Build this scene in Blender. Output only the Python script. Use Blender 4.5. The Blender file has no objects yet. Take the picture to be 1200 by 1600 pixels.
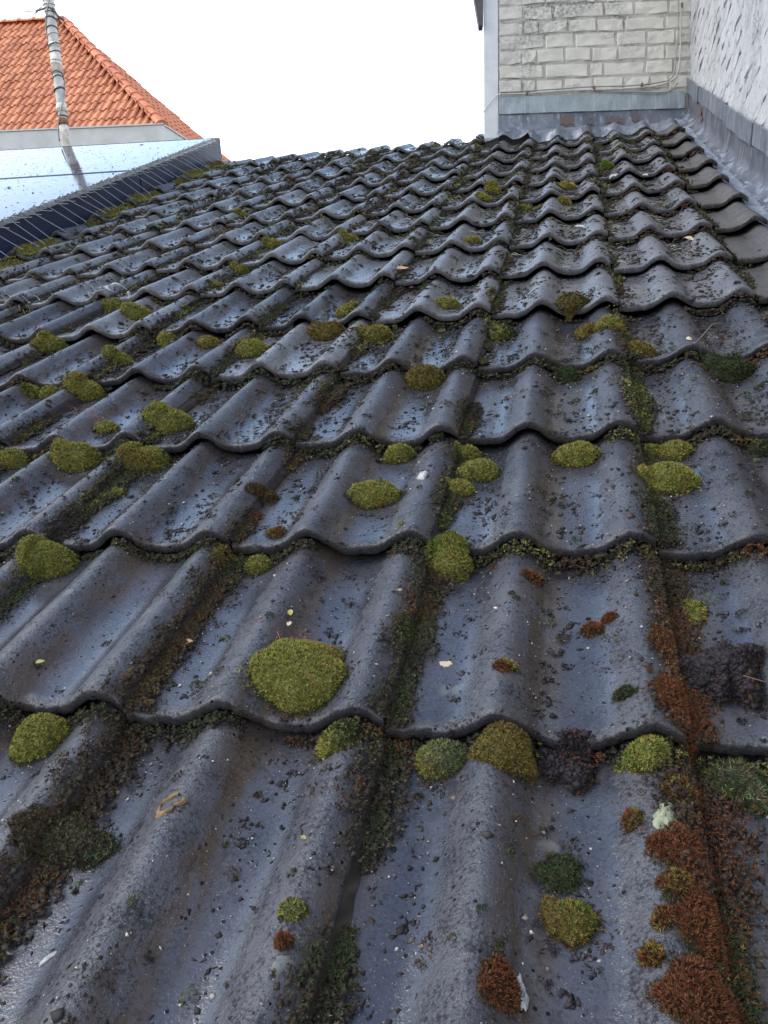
import bpy, math, random
import numpy as np
from mathutils import Matrix, Vector

SC = bpy.context.scene
COL = SC.collection
rng = np.random.default_rng(11)
random.seed(11)

# ------------------------------------------------------------------ camera, sky, sun, exposure
PITCH = math.radians(29.0)
Z0 = 4.0
MR = Matrix.Translation((0, 0, Z0)) @ Matrix.Rotation(PITCH, 4, 'X')      # roof frame -> world
G = 0.3441                                                                # tile gauge
cam_d = bpy.data.cameras.new('camera')
cam = bpy.data.objects.new('camera', cam_d)
COL.objects.link(cam)
cam_d.sensor_fit = 'VERTICAL'
cam_d.sensor_height = 24.0
cam_d.lens = 24.0 * 1300 / 1600
cam_d.clip_start = 0.02
cam_d.clip_end = 3000
cx_ = Vector((0.975797, 0.218530, -0.008100))
cy_ = Vector((0.000721, 0.033827, 0.999427))
cz_ = Vector((0.218678, -0.975244, 0.032850))
cam.matrix_world = Matrix(((cx_.x, cy_.x, cz_.x, 0.36925), (cx_.y, cy_.y, cz_.y, -0.82785), (cx_.z, cy_.z, cz_.z, 4.22738), (0, 0, 0, 1)))
SC.camera = cam

SUN_EL, SUN_AZ = 48.0, -105.0          # azimuth from +y towards +x
world = bpy.data.worlds.new('World')
SC.world = world
world.use_nodes = True
wn, wl = world.node_tree.nodes, world.node_tree.links
wn.clear()
w_out = wn.new('ShaderNodeOutputWorld')
w_bg = wn.new('ShaderNodeBackground')
w_sky = wn.new('ShaderNodeTexSky')
w_sky.sky_type = 'NISHITA'
w_sky.sun_disc = False
w_sky.sun_elevation = math.radians(SUN_EL)
w_sky.sun_rotation = math.radians(SUN_AZ)
w_sky.air_density = 1.0
w_sky.dust_density = 0.8
w_sky.ozone_density = 1.0
# thin bright cloud veil over the whole sky: denser towards the horizon, broken by soft noise overhead
w_co = wn.new('ShaderNodeTexCoord')
w_sep = wn.new('ShaderNodeSeparateXYZ')
wl.new(w_co.outputs['Generated'], w_sep.inputs[0])
w_ns = wn.new('ShaderNodeTexNoise')
w_ns.inputs['Scale'].default_value = 2.2
w_ns.inputs['Detail'].default_value = 6
wl.new(w_co.outputs['Generated'], w_ns.inputs['Vector'])
w_m1 = wn.new('ShaderNodeMapRange')
w_m1.inputs['From Min'].default_value = 0.56
w_m1.inputs['From Max'].default_value = 0.75
w_m1.inputs['To Min'].default_value = 0.95
w_m1.inputs['To Max'].default_value = 0.0
wl.new(w_sep.outputs['Z'], w_m1.inputs['Value'])
w_m2 = wn.new('ShaderNodeMapRange')
w_m2.inputs['From Min'].default_value = 0.50
w_m2.inputs['From Max'].default_value = 0.75
w_m2.inputs['To Min'].default_value = 0.0
w_m2.inputs['To Max'].default_value = 0.10
wl.new(w_ns.outputs['Fac'], w_m2.inputs['Value'])
w_ad = wn.new('ShaderNodeMath')
w_ad.operation = 'ADD'
w_ad.use_clamp = True
wl.new(w_m1.outputs[0], w_ad.inputs[0])
wl.new(w_m2.outputs[0], w_ad.inputs[1])
w_mix = wn.new('ShaderNodeMix')
w_mix.data_type = 'RGBA'
wl.new(w_ad.outputs[0], w_mix.inputs['Factor'])
wl.new(w_sky.outputs[0], w_mix.inputs['A'])
w_m3 = wn.new('ShaderNodeMapRange')
w_m3.inputs['From Min'].default_value = 0.41
w_m3.inputs['From Max'].default_value = 0.57
wl.new(w_sep.outputs['Z'], w_m3.inputs['Value'])
w_veil = wn.new('ShaderNodeMix')
w_veil.data_type = 'RGBA'
w_veil.inputs['A'].default_value = (8.0, 8.2, 8.5, 1)
w_veil.inputs['B'].default_value = (3.5, 5.3, 7.8, 1)
wl.new(w_m3.outputs[0], w_veil.inputs['Factor'])
wl.new(w_veil.outputs['Result'], w_mix.inputs['B'])
wl.new(w_mix.outputs['Result'], w_bg.inputs['Color'])
w_bg.inputs['Strength'].default_value = 0.15
wl.new(w_bg.outputs[0], w_out.inputs[0])

sun_d = bpy.data.lights.new('sun', 'SUN')
sun_d.energy = 1.0
sun_d.angle = math.radians(25)
sun_d.color = (1.0, 0.95, 0.88)
sun = bpy.data.objects.new('sun', sun_d)
COL.objects.link(sun)
_el, _az = math.radians(SUN_EL), math.radians(SUN_AZ)
_sd = Vector((math.sin(_az) * math.cos(_el), math.cos(_az) * math.cos(_el), math.sin(_el)))
sun.rotation_euler = (-_sd).to_track_quat('-Z', 'Y').to_euler()
sun.location = (0, 0, 30)

SC.view_settings.view_transform = 'Standard'
SC.view_settings.look = 'None'
SC.view_settings.gamma = 1
SC.view_settings.use_curve_mapping = False
SC.view_settings.exposure = 1.22

# ------------------------------------------------------------------ helpers
def tag(o, label=None, cat=None, group=None, kind=None):
    if label: o['label'] = label
    if cat: o['category'] = cat
    if group: o['group'] = group
    if kind: o['kind'] = kind
    return o

def empty(name, mat=None):
    o = bpy.data.objects.new(name, None)
    o.empty_display_size = 0.1
    COL.objects.link(o)
    o.matrix_world = mat if mat is not None else Matrix.Identity(4)
    return o

def link(name, me, parent=None, mat=None):
    o = bpy.data.objects.new(name, me)
    COL.objects.link(o)
    if parent is not None: o.parent = parent
    if mat is not None: o.matrix_basis = mat
    return o

def np_mesh(name, V, faces=None, tris=None, material=None, smooth=False, attrs=None, col=None):
    """faces: list of index tuples, or tris: (N,3) array."""
    me = bpy.data.meshes.new(name)
    V = np.asarray(V, np.float32)
    if tris is not None:
        tris = np.asarray(tris, np.int32)
        me.vertices.add(len(V)); me.vertices.foreach_set('co', V.ravel())
        k = tris.shape[1]
        me.loops.add(tris.size); me.loops.foreach_set('vertex_index', tris.ravel())
        me.polygons.add(len(tris))
        me.polygons.foreach_set('loop_start', np.arange(0, tris.size, k, dtype=np.int32))
        me.update(calc_edges=True)
    else:
        me.from_pydata([tuple(map(float, v)) for v in V], [], [tuple(f) for f in faces])
    if smooth: me.polygons.foreach_set('use_smooth', np.ones(len(me.polygons), bool))
    if attrs:
        for n, a in attrs.items():
            at = me.attributes.new(n, 'FLOAT', 'POINT')
            at.data.foreach_set('value', np.asarray(a, np.float32))
    if col is not None:
        at = me.attributes.new('Col', 'FLOAT_COLOR', 'POINT')
        c4 = np.ones((len(V), 4), np.float32); c4[:, :3] = col
        at.data.foreach_set('color', c4.ravel())
    if material is not None: me.materials.append(material)
    me.validate()
    me.update()
    return me

class MB:
    """small polygon collector"""
    def __init__(self): self.v, self.f = [], []
    def add(self, vs, fs):
        b = len(self.v); self.v += [tuple(map(float, q)) for q in vs]; self.f += [tuple(b + i for i in f) for f in fs]
    def box(self, lo, hi, M=None):
        (a, b, c), (d, e, f) = lo, hi
        vs = [(a, b, c), (d, b, c), (d, e, c), (a, e, c), (a, b, f), (d, b, f), (d, e, f), (a, e, f)]
        if M is not None: vs = [M @ Vector(q) for q in vs]
        self.add(vs, [(0, 3, 2, 1), (4, 5, 6, 7), (0, 1, 5, 4), (1, 2, 6, 5), (2, 3, 7, 6), (3, 0, 4, 7)])
    def hexa(self, b, t):
        self.add(list(b) + list(t), [(0, 3, 2, 1), (4, 5, 6, 7), (0, 1, 5, 4), (1, 2, 6, 5), (2, 3, 7, 6), (3, 0, 4, 7)])
    def tube(self, pts, r, n=8, cap=True):
        pts = [Vector(p) for p in pts]
        rs = r if isinstance(r, (list, tuple)) else [r] * len(pts)
        rings = []; up = None
        for i, p in enumerate(pts):
            d = (pts[min(i + 1, len(pts) - 1)] - pts[max(i - 1, 0)]).normalized()
            if up is None:
                up = d.orthogonal().normalized()
            else:
                up = (up - d * up.dot(d)).normalized()
            s = d.cross(up)
            rings.append([p + (up * math.cos(2 * math.pi * k / n) + s * math.sin(2 * math.pi * k / n)) * rs[i] for k in range(n)])
        vs = [q for ring in rings for q in ring]
        fs = []
        for i in range(len(pts) - 1):
            for k in range(n):
                a, b = i * n + k, i * n + (k + 1) % n
                fs.append((a, b, b + n, a + n))
        if cap:
            fs.append(tuple(range(n - 1, -1, -1))); fs.append(tuple((len(pts) - 1) * n + k for k in range(n)))
        self.add(vs, fs)
    def mesh(self, name, material, smooth=False):
        return np_mesh(name, np.array(self.v), faces=self.f, material=material, smooth=smooth)
    def build(self, name, material, parent=None, mat=None, smooth=False):
        return link(name, self.mesh(name, material, smooth), parent, mat)

# ------------------------------------------------------------------ materials
class NT:
    def __init__(self, name):
        self.m = bpy.data.materials.new(name); self.m.use_nodes = True
        self.n, self.l = self.m.node_tree.nodes, self.m.node_tree.links
        self.n.clear()
        self.out = self.n.new('ShaderNodeOutputMaterial')
        self.b = self.n.new('ShaderNodeBsdfPrincipled')
        self.l.new(self.b.outputs[0], self.out.inputs['Surface'])
        self.vec = None
    def set(self, **kw):
        for k, v in kw.items(): self.inp(k.replace('_', ' '), v)
        return self
    def inp(self, name, v):
        s = self.b.inputs[name]
        if hasattr(v, 'node'): self.l.new(v, s)
        elif isinstance(v, (tuple, list)): s.default_value = (*v, 1) if len(v) == 3 else v
        else: s.default_value = v
    def coords(self, kind='Object', rand=True, scale=(1, 1, 1)):
        tc = self.n.new('ShaderNodeTexCoord'); o = tc.outputs[kind]
        if rand:
            oi = self.n.new('ShaderNodeObjectInfo')
            va = self.n.new('ShaderNodeVectorMath'); va.operation = 'MULTIPLY_ADD'
            va.inputs[1].default_value = (37.1, 61.7, 23.9)
            self.l.new(oi.outputs['Random'], va.inputs[0]); self.l.new(o, va.inputs[2]); o = va.outputs[0]
        if scale != (1, 1, 1):
            vs = self.n.new('ShaderNodeVectorMath'); vs.operation = 'MULTIPLY'; vs.inputs[1].default_value = scale
            self.l.new(o, vs.inputs[0]); o = vs.outputs[0]
        return o
    def noise(self, vec, scale, detail=4, rough=0.55, dist=0.0):
        t = self.n.new('ShaderNodeTexNoise')
        t.inputs['Scale'].default_value = scale; t.inputs['Detail'].default_value = detail
        t.inputs['Roughness'].default_value = rough; t.inputs['Distortion'].default_value = dist
        self.l.new(vec, t.inputs['Vector']); return t.outputs['Fac']
    def voro(self, vec, scale, out='Distance'):
        t = self.n.new('ShaderNodeTexVoronoi'); t.inputs['Scale'].default_value = scale
        self.l.new(vec, t.inputs['Vector']); return t.outputs[out]
    def ramp(self, v, a, b, lo=0.0, hi=1.0):
        t = self.n.new('ShaderNodeMapRange'); t.interpolation_type = 'SMOOTHSTEP'
        for k, x in zip(('From Min', 'From Max', 'To Min', 'To Max'), (a, b, lo, hi)): t.inputs[k].default_value = x
        self.l.new(v, t.inputs['Value']); return t.outputs[0]
    def math(self, op, a, b=0.0, clamp=False):
        t = self.n.new('ShaderNodeMath'); t.operation = op; t.use_clamp = clamp
        for i, x in enumerate((a, b)):
            if hasattr(x, 'node'): self.l.new(x, t.inputs[i])
            else: t.inputs[i].default_value = x
        return t.outputs[0]
    def mix(self, f, a, b):
        t = self.n.new('ShaderNodeMix'); t.data_type = 'RGBA'
        for s, x in (('Factor', f), ('A', a), ('B', b)):
            if hasattr(x, 'node'): self.l.new(x, t.inputs[s])
            elif isinstance(x, (tuple, list)): t.inputs[s].default_value = (*x, 1)
            else: t.inputs[s].default_value = x
        return t.outputs['Result']
    def attr(self, name, out='Fac'):
        t = self.n.new('ShaderNodeAttribute'); t.attribute_name = name; return t.outputs[out]
    def bump(self, h, strength=0.3, dist=0.002, normal=None):
        t = self.n.new('ShaderNodeBump'); t.inputs['Strength'].default_value = strength; t.inputs['Distance'].default_value = dist
        self.l.new(h, t.inputs['Height'])
        if normal is not None: self.l.new(normal, t.inputs['Normal'])
        return t.outputs[0]

def simple(name, c1, c2=None, scale=8, rough=0.6, metal=0.0, bump=0.0, bscale=60, bdist=0.002, rand=True, detail=5):
    t = NT(name); v = t.coords('Object', rand)
    if c2 is None: t.inp('Base Color', c1)
    else: t.inp('Base Color', t.mix(t.ramp(t.noise(v, scale, detail, 0.6), 0.35, 0.65), c1, c2))
    t.set(Roughness=rough, Metallic=metal)
    if bump: t.inp('Normal', t.bump(t.noise(v, bscale, 5, 0.6), bump, bdist))
    return t.m

def tile_material(name, base1, base2, brown, brown_amt, wet_amt, dry_rough, lip_dirt=0.55):
    t = NT(name); v = t.coords('Object', True)
    trough = t.attr('trough'); flank = t.attr('flank')
    big = t.noise(v, 7, 5, 0.6)
    mid = t.noise(v, 38, 6, 0.65)
    fine = t.noise(v, 420, 3, 0.7)
    sand = t.voro(v, 330)
    c = t.mix(t.ramp(big, 0.35, 0.68), base1, base2)
    # brown grime and algae film, streaked down the slope, thickest on one flank of the rolls
    vs = t.coords('Object', True, (1.0, 0.22, 1.0))
    streak = t.noise(vs, 45, 5, 0.6)
    g = t.math('MULTIPLY', t.math('ADD', t.math('MULTIPLY', flank, 1.1), 0.16), t.ramp(streak, 0.32, 0.58), True)
    g = t.math('MULTIPLY', g, t.ramp(big, 0.25, 0.6, 0.35, 1.0))
    c = t.mix(t.math('MULTIPLY', g, brown_amt, True), c, brown)
    # pale mineral grains and black specks
    c = t.mix(t.math('MULTIPLY', t.ramp(sand, 0.22, 0.08), t.ramp(t.noise(v, 48, 4, 0.7), 0.40, 0.60), True), c, (0.20, 0.19, 0.175))
    fleck = t.ramp(t.math('ADD', t.math('MULTIPLY', t.noise(v, 260, 4, 0.75), 0.65), t.math('MULTIPLY', t.noise(v, 34, 5, 0.7), 0.35)), 0.47, 0.60)
    c = t.mix(t.math('MULTIPLY', fleck, 0.55), c, (0.014, 0.014, 0.015))
    blk = t.math('MULTIPLY', t.ramp(t.voro(v, 95), 0.22, 0.12), t.ramp(t.noise(v, 26, 3), 0.44, 0.58), True)
    c = t.mix(blk, c, (0.010, 0.010, 0.010))
    # grey crustose lichen spots
    lich = t.math('MULTIPLY', t.ramp(t.voro(v, 17), 0.20, 0.14), t.ramp(t.noise(v, 9, 2), 0.56, 0.66), True)
    c = t.mix(t.math('MULTIPLY', lich, 0.35), c, (0.16, 0.17, 0.15))
    c = t.mix(t.math('MULTIPLY', t.attr('lip'), t.ramp(t.noise(v, 60, 4, 0.7), 0.40, 0.66, 0.0, lip_dirt)), c, (0.032, 0.027, 0.023))
    t.inp('Base Color', c)
    # water film: pools in the troughs
    wet = t.math('ADD', t.math('MULTIPLY', trough, 0.85), t.math('MULTIPLY', t.ramp(mid, 0.3, 0.75), 0.55))
    wet = t.ramp(wet, 0.54, 0.82, 0.0, wet_amt)
    wet = t.math('MULTIPLY', wet, t.math('SUBTRACT', 1.0, t.attr('lip')))
    wet = t.math('MULTIPLY', wet, t.math('SUBTRACT', 1.0, t.math('MULTIPLY', blk, 0.7)))
    rough = t.math('ADD', t.math('MULTIPLY', t.math('SUBTRACT', 1.0, wet), dry_rough), 0.13)
    t.inp('Roughness', rough)
    dirt = t.math('MAXIMUM', t.math('MULTIPLY', g, 0.9), t.math('MULTIPLY', fleck, t.math('SUBTRACT', 1.0, t.math('MULTIPLY', wet, 0.6))))
    dirt = t.math('MAXIMUM', dirt, blk)
    t.inp('Specular IOR Level', t.math('SUBTRACT', 0.62, t.math('MULTIPLY', dirt, 0.55), True))
    t.set(IOR=1.5)
    grain = t.math('ADD', t.math('MULTIPLY', fine, 0.7), t.math('MULTIPLY', t.noise(v, 150, 4, 0.6), 0.8))
    grain = t.math('ADD', grain, t.math('MULTIPLY', t.noise(v, 55, 4, 0.6), 0.6))
    grain = t.math('ADD', grain, t.math('MULTIPLY', blk, 1.1))
    bn = t.bump(grain, 0.8, 0.0020); bnode = bn.node
    t.l.new(t.math('SUBTRACT', 0.8, t.math('MULTIPLY', wet, 0.55)), bnode.inputs['Strength'])
    t.inp('Normal', bn)
    return t.m

M = {}
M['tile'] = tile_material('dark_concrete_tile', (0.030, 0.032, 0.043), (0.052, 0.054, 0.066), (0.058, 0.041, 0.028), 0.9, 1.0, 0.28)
M['tile_pale'] = tile_material('brightened_weathered_tile', (0.100, 0.102, 0.114), (0.155, 0.157, 0.168), (0.10, 0.085, 0.066), 0.5, 0.9, 0.30, 0.2)  # lighter colour carries the brightness of the far rows, besides some pale lichen weathering
M['end_tile'] = tile_material('brown_concrete_tile', (0.066, 0.060, 0.056), (0.09, 0.081, 0.075), (0.06, 0.048, 0.038), 0.3, 0.4, 0.36)
t = NT('moss'); t.inp('Base Color', t.attr('Col', 'Color')); t.set(Roughness=0.8); t.b.inputs['Specular IOR Level'].default_value = 0.2; M['moss'] = t.m
t = NT('wet_debris'); t.inp('Base Color', t.attr('Col', 'Color')); t.set(Roughness=0.45); M['debris'] = t.m
M['soil'] = simple('dark_soil', (0.018, 0.014, 0.012), (0.035, 0.028, 0.022), 90, 0.8)
M['deck'] = simple('roof_underlay', (0.02, 0.02, 0.02), rough=0.9)

def lead_material(name, c1, c2, c3, streak_dir):
    t = NT(name); v = t.coords('Object', True); vs = t.coords('Object', True, streak_dir)
    c = t.mix(t.ramp(t.noise(v, 9, 5, 0.65), 0.35, 0.7), c1, c2)
    c = t.mix(t.math('MULTIPLY', t.ramp(t.noise(vs, 40, 5, 0.65), 0.52, 0.70), 0.75), c, c3)
    t.inp('Base Color', c); t.set(Metallic=0.25)
    t.inp('Roughness', t.ramp(t.noise(v, 14, 4), 0.3, 0.7, 0.38, 0.62))
    t.inp('Normal', t.bump(t.math('ADD', t.noise(v, 30, 5, 0.6), t.math('MULTIPLY', t.noise(v, 120, 3), 0.4)), 0.5, 0.004))
    return t.m
M['lead'] = lead_material('weathered_lead', (0.11, 0.125, 0.15), (0.18, 0.195, 0.225), (0.33, 0.35, 0.385), (1.0, 1.0, 0.12))
M['lead_dark'] = lead_material('dark_lead', (0.075, 0.082, 0.10), (0.125, 0.13, 0.155), (0.25, 0.265, 0.30), (1.0, 1.0, 0.12))
M['lead_floor'] = lead_material('crumpled_lead', (0.16, 0.185, 0.225), (0.27, 0.30, 0.35), (0.09, 0.095, 0.11), (1.0, 0.35, 1.0))
M['zinc'] = lead_material('dull_zinc', (0.22, 0.25, 0.26), (0.30, 0.34, 0.345), (0.40, 0.43, 0.44), (1.0, 1.0, 0.08))
M['stain'] = simple('red_primer_stain', (0.13, 0.075, 0.07), (0.10, 0.085, 0.095), 30, 0.6)

def paint_brick(name, c1, c2, dirt, lo, hi, bump):
    t = NT(name); v = t.coords('Object', True)
    w = t.coords('Object', False)
    geo = t.n.new('ShaderNodeNewGeometry').outputs['Position']; v = geo
    c = t.mix(t.ramp(t.noise(v, 12, 5, 0.6), 0.35, 0.7), c1, c2)
    d = t.math('MULTIPLY', t.ramp(t.noise(geo, 2.2, 4, 0.6), lo, hi), t.ramp(t.noise(v, 60, 6, 0.7), 0.40, 0.62), True)
    c = t.mix(t.math('MULTIPLY', d, 0.8), c, dirt)
    t.inp('Base Color', c); t.set(Roughness=0.75)
    t.inp('Normal', t.bump(t.math('ADD', t.noise(v, 45, 6, 0.65), t.math('MULTIPLY', t.noise(v, 220, 3), 0.3)), bump, 0.004))
    return t.m
M['brick'] = paint_brick('cream_painted_brick', (0.60, 0.565, 0.49), (0.50, 0.47, 0.405), (0.16, 0.155, 0.145), 0.44, 0.62, 0.6)
M['brick_white'] = paint_brick('white_painted_brick', (0.47, 0.475, 0.48), (0.39, 0.395, 0.40), (0.17, 0.172, 0.172), 0.46, 0.66, 1.3)
M['mortar'] = paint_brick('painted_mortar', (0.48, 0.45, 0.39), (0.36, 0.335, 0.29), (0.09, 0.088, 0.085), 0.42, 0.58, 0.9)
M['board'] = simple('white_trim_board', (0.60, 0.60, 0.59), (0.53, 0.53, 0.53), 14, 0.45, bump=0.1)
M['dark_trim'] = simple('dark_brown_verge', (0.05, 0.04, 0.045), (0.08, 0.06, 0.06), 20, 0.6)
M['cable_grey'] = simple('grey_cable', (0.20, 0.20, 0.19), (0.30, 0.29, 0.27), 30, 0.5)
M['cable_white'] = simple('dirty_white_cable', (0.60, 0.58, 0.54), (0.46, 0.44, 0.40), 25, 0.5)
M['clip'] = simple('rusty_clip', (0.22, 0.10, 0.05), (0.10, 0.06, 0.04), 60, 0.7)

t = NT('panel_glass'); v = t.coords('Object', False)
spk = t.ramp(t.voro(v, 26), 0.24, 0.14); spk = t.math('MULTIPLY', spk, t.ramp(t.noise(v, 18, 3), 0.46, 0.56), True)
c = t.mix(spk, (0.010, 0.016, 0.045), (0.02, 0.02, 0.02))
t.inp('Base Color', c); t.inp('Roughness', t.math('ADD', t.math('MULTIPLY', spk, 0.5), t.ramp(t.noise(v, 25, 4), 0.3, 0.7, 0.05, 0.13)))
t.set(IOR=1.52, Specular_IOR_Level=0.11); t.inp('Normal', t.bump(t.math('ADD', t.math('MULTIPLY', spk, 1.0), 0.0), 0.06, 0.002)); M['glass'] = t.m
M['frame'] = simple('black_anodised_frame', (0.02, 0.022, 0.03), (0.03, 0.032, 0.04), 30, 0.35, 0.4)
M['navy'] = simple('navy_side_sheet', (0.010, 0.014, 0.042), (0.015, 0.020, 0.060), 6, 0.6)
M['steel'] = simple('stainless_wire', (0.55, 0.56, 0.58), rough=0.3, metal=0.8)
M['steel_dark'] = simple('dark_wire', (0.03, 0.03, 0.035), rough=0.45)
M['plastic'] = simple('grey_strip_plastic', (0.30, 0.31, 0.31), (0.16, 0.16, 0.16), 40, 0.4)

t = NT('orange_clay'); v = t.coords('Object', True); oi = t.n.new('ShaderNodeObjectInfo').outputs['Random']
c = t.mix(oi, (0.42, 0.14, 0.06), (0.64, 0.25, 0.112))
c = t.mix(t.math('MULTIPLY', t.ramp(t.noise(v, 16, 4, 0.6), 0.5, 0.72), 0.4), c, (0.30, 0.10, 0.06))
t.inp('Base Color', c); t.set(Roughness=0.55); M['clay'] = t.m
M['clay_edge'] = simple('hip_clay', (0.48, 0.15, 0.065), (0.60, 0.20, 0.09), 8, 0.6)
M['gutter'] = simple('grey_metal_gutter', (0.34, 0.34, 0.32), (0.40, 0.40, 0.38), 3, 0.5)
M['house_wall'] = simple('brown_brick_render', (0.30, 0.18, 0.13), (0.36, 0.22, 0.16), 4, 0.8)
M['pole'] = simple('wrapped_pole', (0.36, 0.36, 0.34), (0.52, 0.49, 0.44), 18, 0.6, bump=0.4, bscale=70)
M['pole_pale'] = simple('pale_plastic_sleeve', (0.62, 0.58, 0.52), (0.45, 0.38, 0.30), 25, 0.6)
M['rust'] = simple('rust', (0.30, 0.11, 0.04), (0.16, 0.06, 0.03), 50, 0.8)
M['band'] = simple('dark_tape', (0.06, 0.06, 0.065), (0.12, 0.115, 0.11), 30, 0.5)
M['ground'] = simple('ground_grass_and_paving', (0.09, 0.10, 0.05), (0.14, 0.13, 0.11), 0.3, 0.9)
M['wall_below'] = simple('rendered_house_wall', (0.45, 0.42, 0.38), (0.5, 0.47, 0.42), 2, 0.8)
M['lichen_orange'] = simple('orange_lichen', (0.26, 0.15, 0.05), (0.16, 0.09, 0.04), 150, 0.8, bump=0.5, bscale=400, bdist=0.001)
M['lichen_pale'] = simple('pale_lichen', (0.28, 0.30, 0.20), (0.17, 0.19, 0.12), 220, 0.8, bump=0.8, bscale=300, bdist=0.001)
M['white_stuff'] = simple('chalky_white', (0.42, 0.42, 0.40), (0.24, 0.24, 0.23), 160, 0.7, bump=0.4, bscale=300)
M['grey_lichen'] = simple('grey_lichen', (0.13, 0.13, 0.125), (0.075, 0.072, 0.075), 90, 0.8, bump=0.5, bscale=300, bdist=0.001)
M['yellow_leaf'] = simple('yellow_leaf', (0.34, 0.29, 0.06), (0.24, 0.20, 0.06), 120, 0.6)
M['brown_leaf'] = simple('brown_dead_leaf', (0.34, 0.16, 0.07), (0.40, 0.25, 0.14), 80, 0.6)
M['twig'] = simple('pale_twig', (0.22, 0.16, 0.11), (0.14, 0.10, 0.07), 60, 0.7)
M['stalk'] = simple('red_moss_stalk', (0.28, 0.08, 0.05), rough=0.6)
M['stone'] = simple('cream_stone', (0.50, 0.40, 0.26), (0.40, 0.32, 0.22), 60, 0.7)

# ------------------------------------------------------------------ ground
gm = MB(); gm.box((-900, -900, -0.5), (900, 900, 0.0))
tag(gm.build('ground', M['ground']), 'green and grey ground far below the roof, reaching the horizon', 'ground', kind='structure')

# ------------------------------------------------------------------ the dark tiled roof
AMP, STEP = 0.0295, 0.030

def prof_x(x):
    x = np.asarray(x, float)
    h = AMP * ((0.5 + 0.5 * np.cos(2 * np.pi * x / 0.15)) ** 1.85 - 1)
    return np.where(x < -0.075, -AMP, h)

def prof(u):
    u = np.asarray(u, float)
    x = np.where(u > 0.78, u - 0.9, u - 0.3 * np.floor((u + 0.12) / 0.3))
    return np.where(u > 0.935, -0.05, prof_x(x))

def Hs(u, v):
    """roof surface height (roof frame) over (u, v)"""
    v = np.asarray(v, float); f = v / G
    return prof(u) - STEP * (f - np.floor(f))

def soft_noise(P, scale, seed):
    """cheap smooth noise in -1..1 from a few random plane waves; P (N, d)"""
    r = np.random.default_rng(seed); P = np.asarray(P, float); s = 0
    for i in range(7):
        k = r.normal(size=P.shape[1]); k = k / np.linalg.norm(k) * scale * (0.6 + 0.25 * i)
        s = s + np.sin(P @ k + r.uniform(0, 6.28)) / (1 + 0.25 * i)
    return s / 3.2

roof = empty('tiled_roof', MR)
tag(roof, 'mossy dark grey wavy tiled roof that fills most of the picture', 'roof')

def tile_mesh(name, x0, x1, mat, seed, lift=0.0, smoothness=1.0):
    r = np.random.default_rng(seed)
    xs = list(np.linspace(x0, x1, int((x1 - x0) / 0.0062)))
    L = G + 0.07
    vt = [0.0004, 0.0022, 0.006, 0.018] + list(np.linspace(0.05, L, 9))
    nx = len(xs)
    V = []; tr = []; fl = []
    ph = r.uniform(0, 6.28, 8)
    chip = 0.0014 * np.sin(np.array(xs) * 160 + ph[0]) + 0.0009 * np.sin(np.array(xs) * 410 + ph[1]) + 0.0012 * r.normal(size=nx) * 0.5
    hx = prof_x(np.array(xs)) + lift
    hx = hx + 0.0008 * np.sin(np.array(xs) * 70 + ph[2])
    rows = []; lp = []
    under = [(0.05, -0.0165), (0.002, -0.0165), (-0.0005, -0.0145), (-0.0004, -0.004)]
    for v, dw in under: rows.append((v, dw))
    drop = [-0.0022, -0.0007, 0, 0] + [0] * 9
    for v, dw in zip(vt, drop): rows.append((v, dw))
    for v, dw in rows:
        for i, x in enumerate(xs):
            wob = 0.0007 * math.sin(v * 31 + ph[3] + x * 12) if v > 0.02 else 0
            vv = v + (chip[i] if v < 0.01 else chip[i] * 0.3 if v < 0.03 else 0)
            V.append((x, vv, hx[i] - STEP * v / G + dw + wob))
            tr.append(min(max((-(hx[i] - lift) / AMP - 0.45) / 0.4, 0), 1)); lp.append(1.0 if v < 0.012 else 0.0)
            xx = (x + 0.075) % 0.15 - 0.075
            fl.append(min(max(1 - abs(xx - 0.036) / 0.034, 0), 1))
        # right lip: rounded shoulder then a vertical side face
        for dx, dz in ((0.0025, -0.0022), (0.0030, -0.0180)):
            V.append((xs[-1] + dx, v + chip[-1] * 0.5 * (v < 0.01), hx[-1] - STEP * v / G + (dz if dw > -0.01 else min(dz, dw))))
            tr.append(0.0); fl.append(0.3); lp.append(1.0)
    n = nx + 2
    F = []
    for j in range(len(rows) - 1):
        for i in range(n - 1):
            a = j * n + i
            F.append((a, a + 1, a + n + 1, a + n))
    return np_mesh(name, np.array(V), tris=np.array(F), material=mat, smooth=True, attrs={'trough': tr, 'flank': fl, 'lip': lp})

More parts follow.
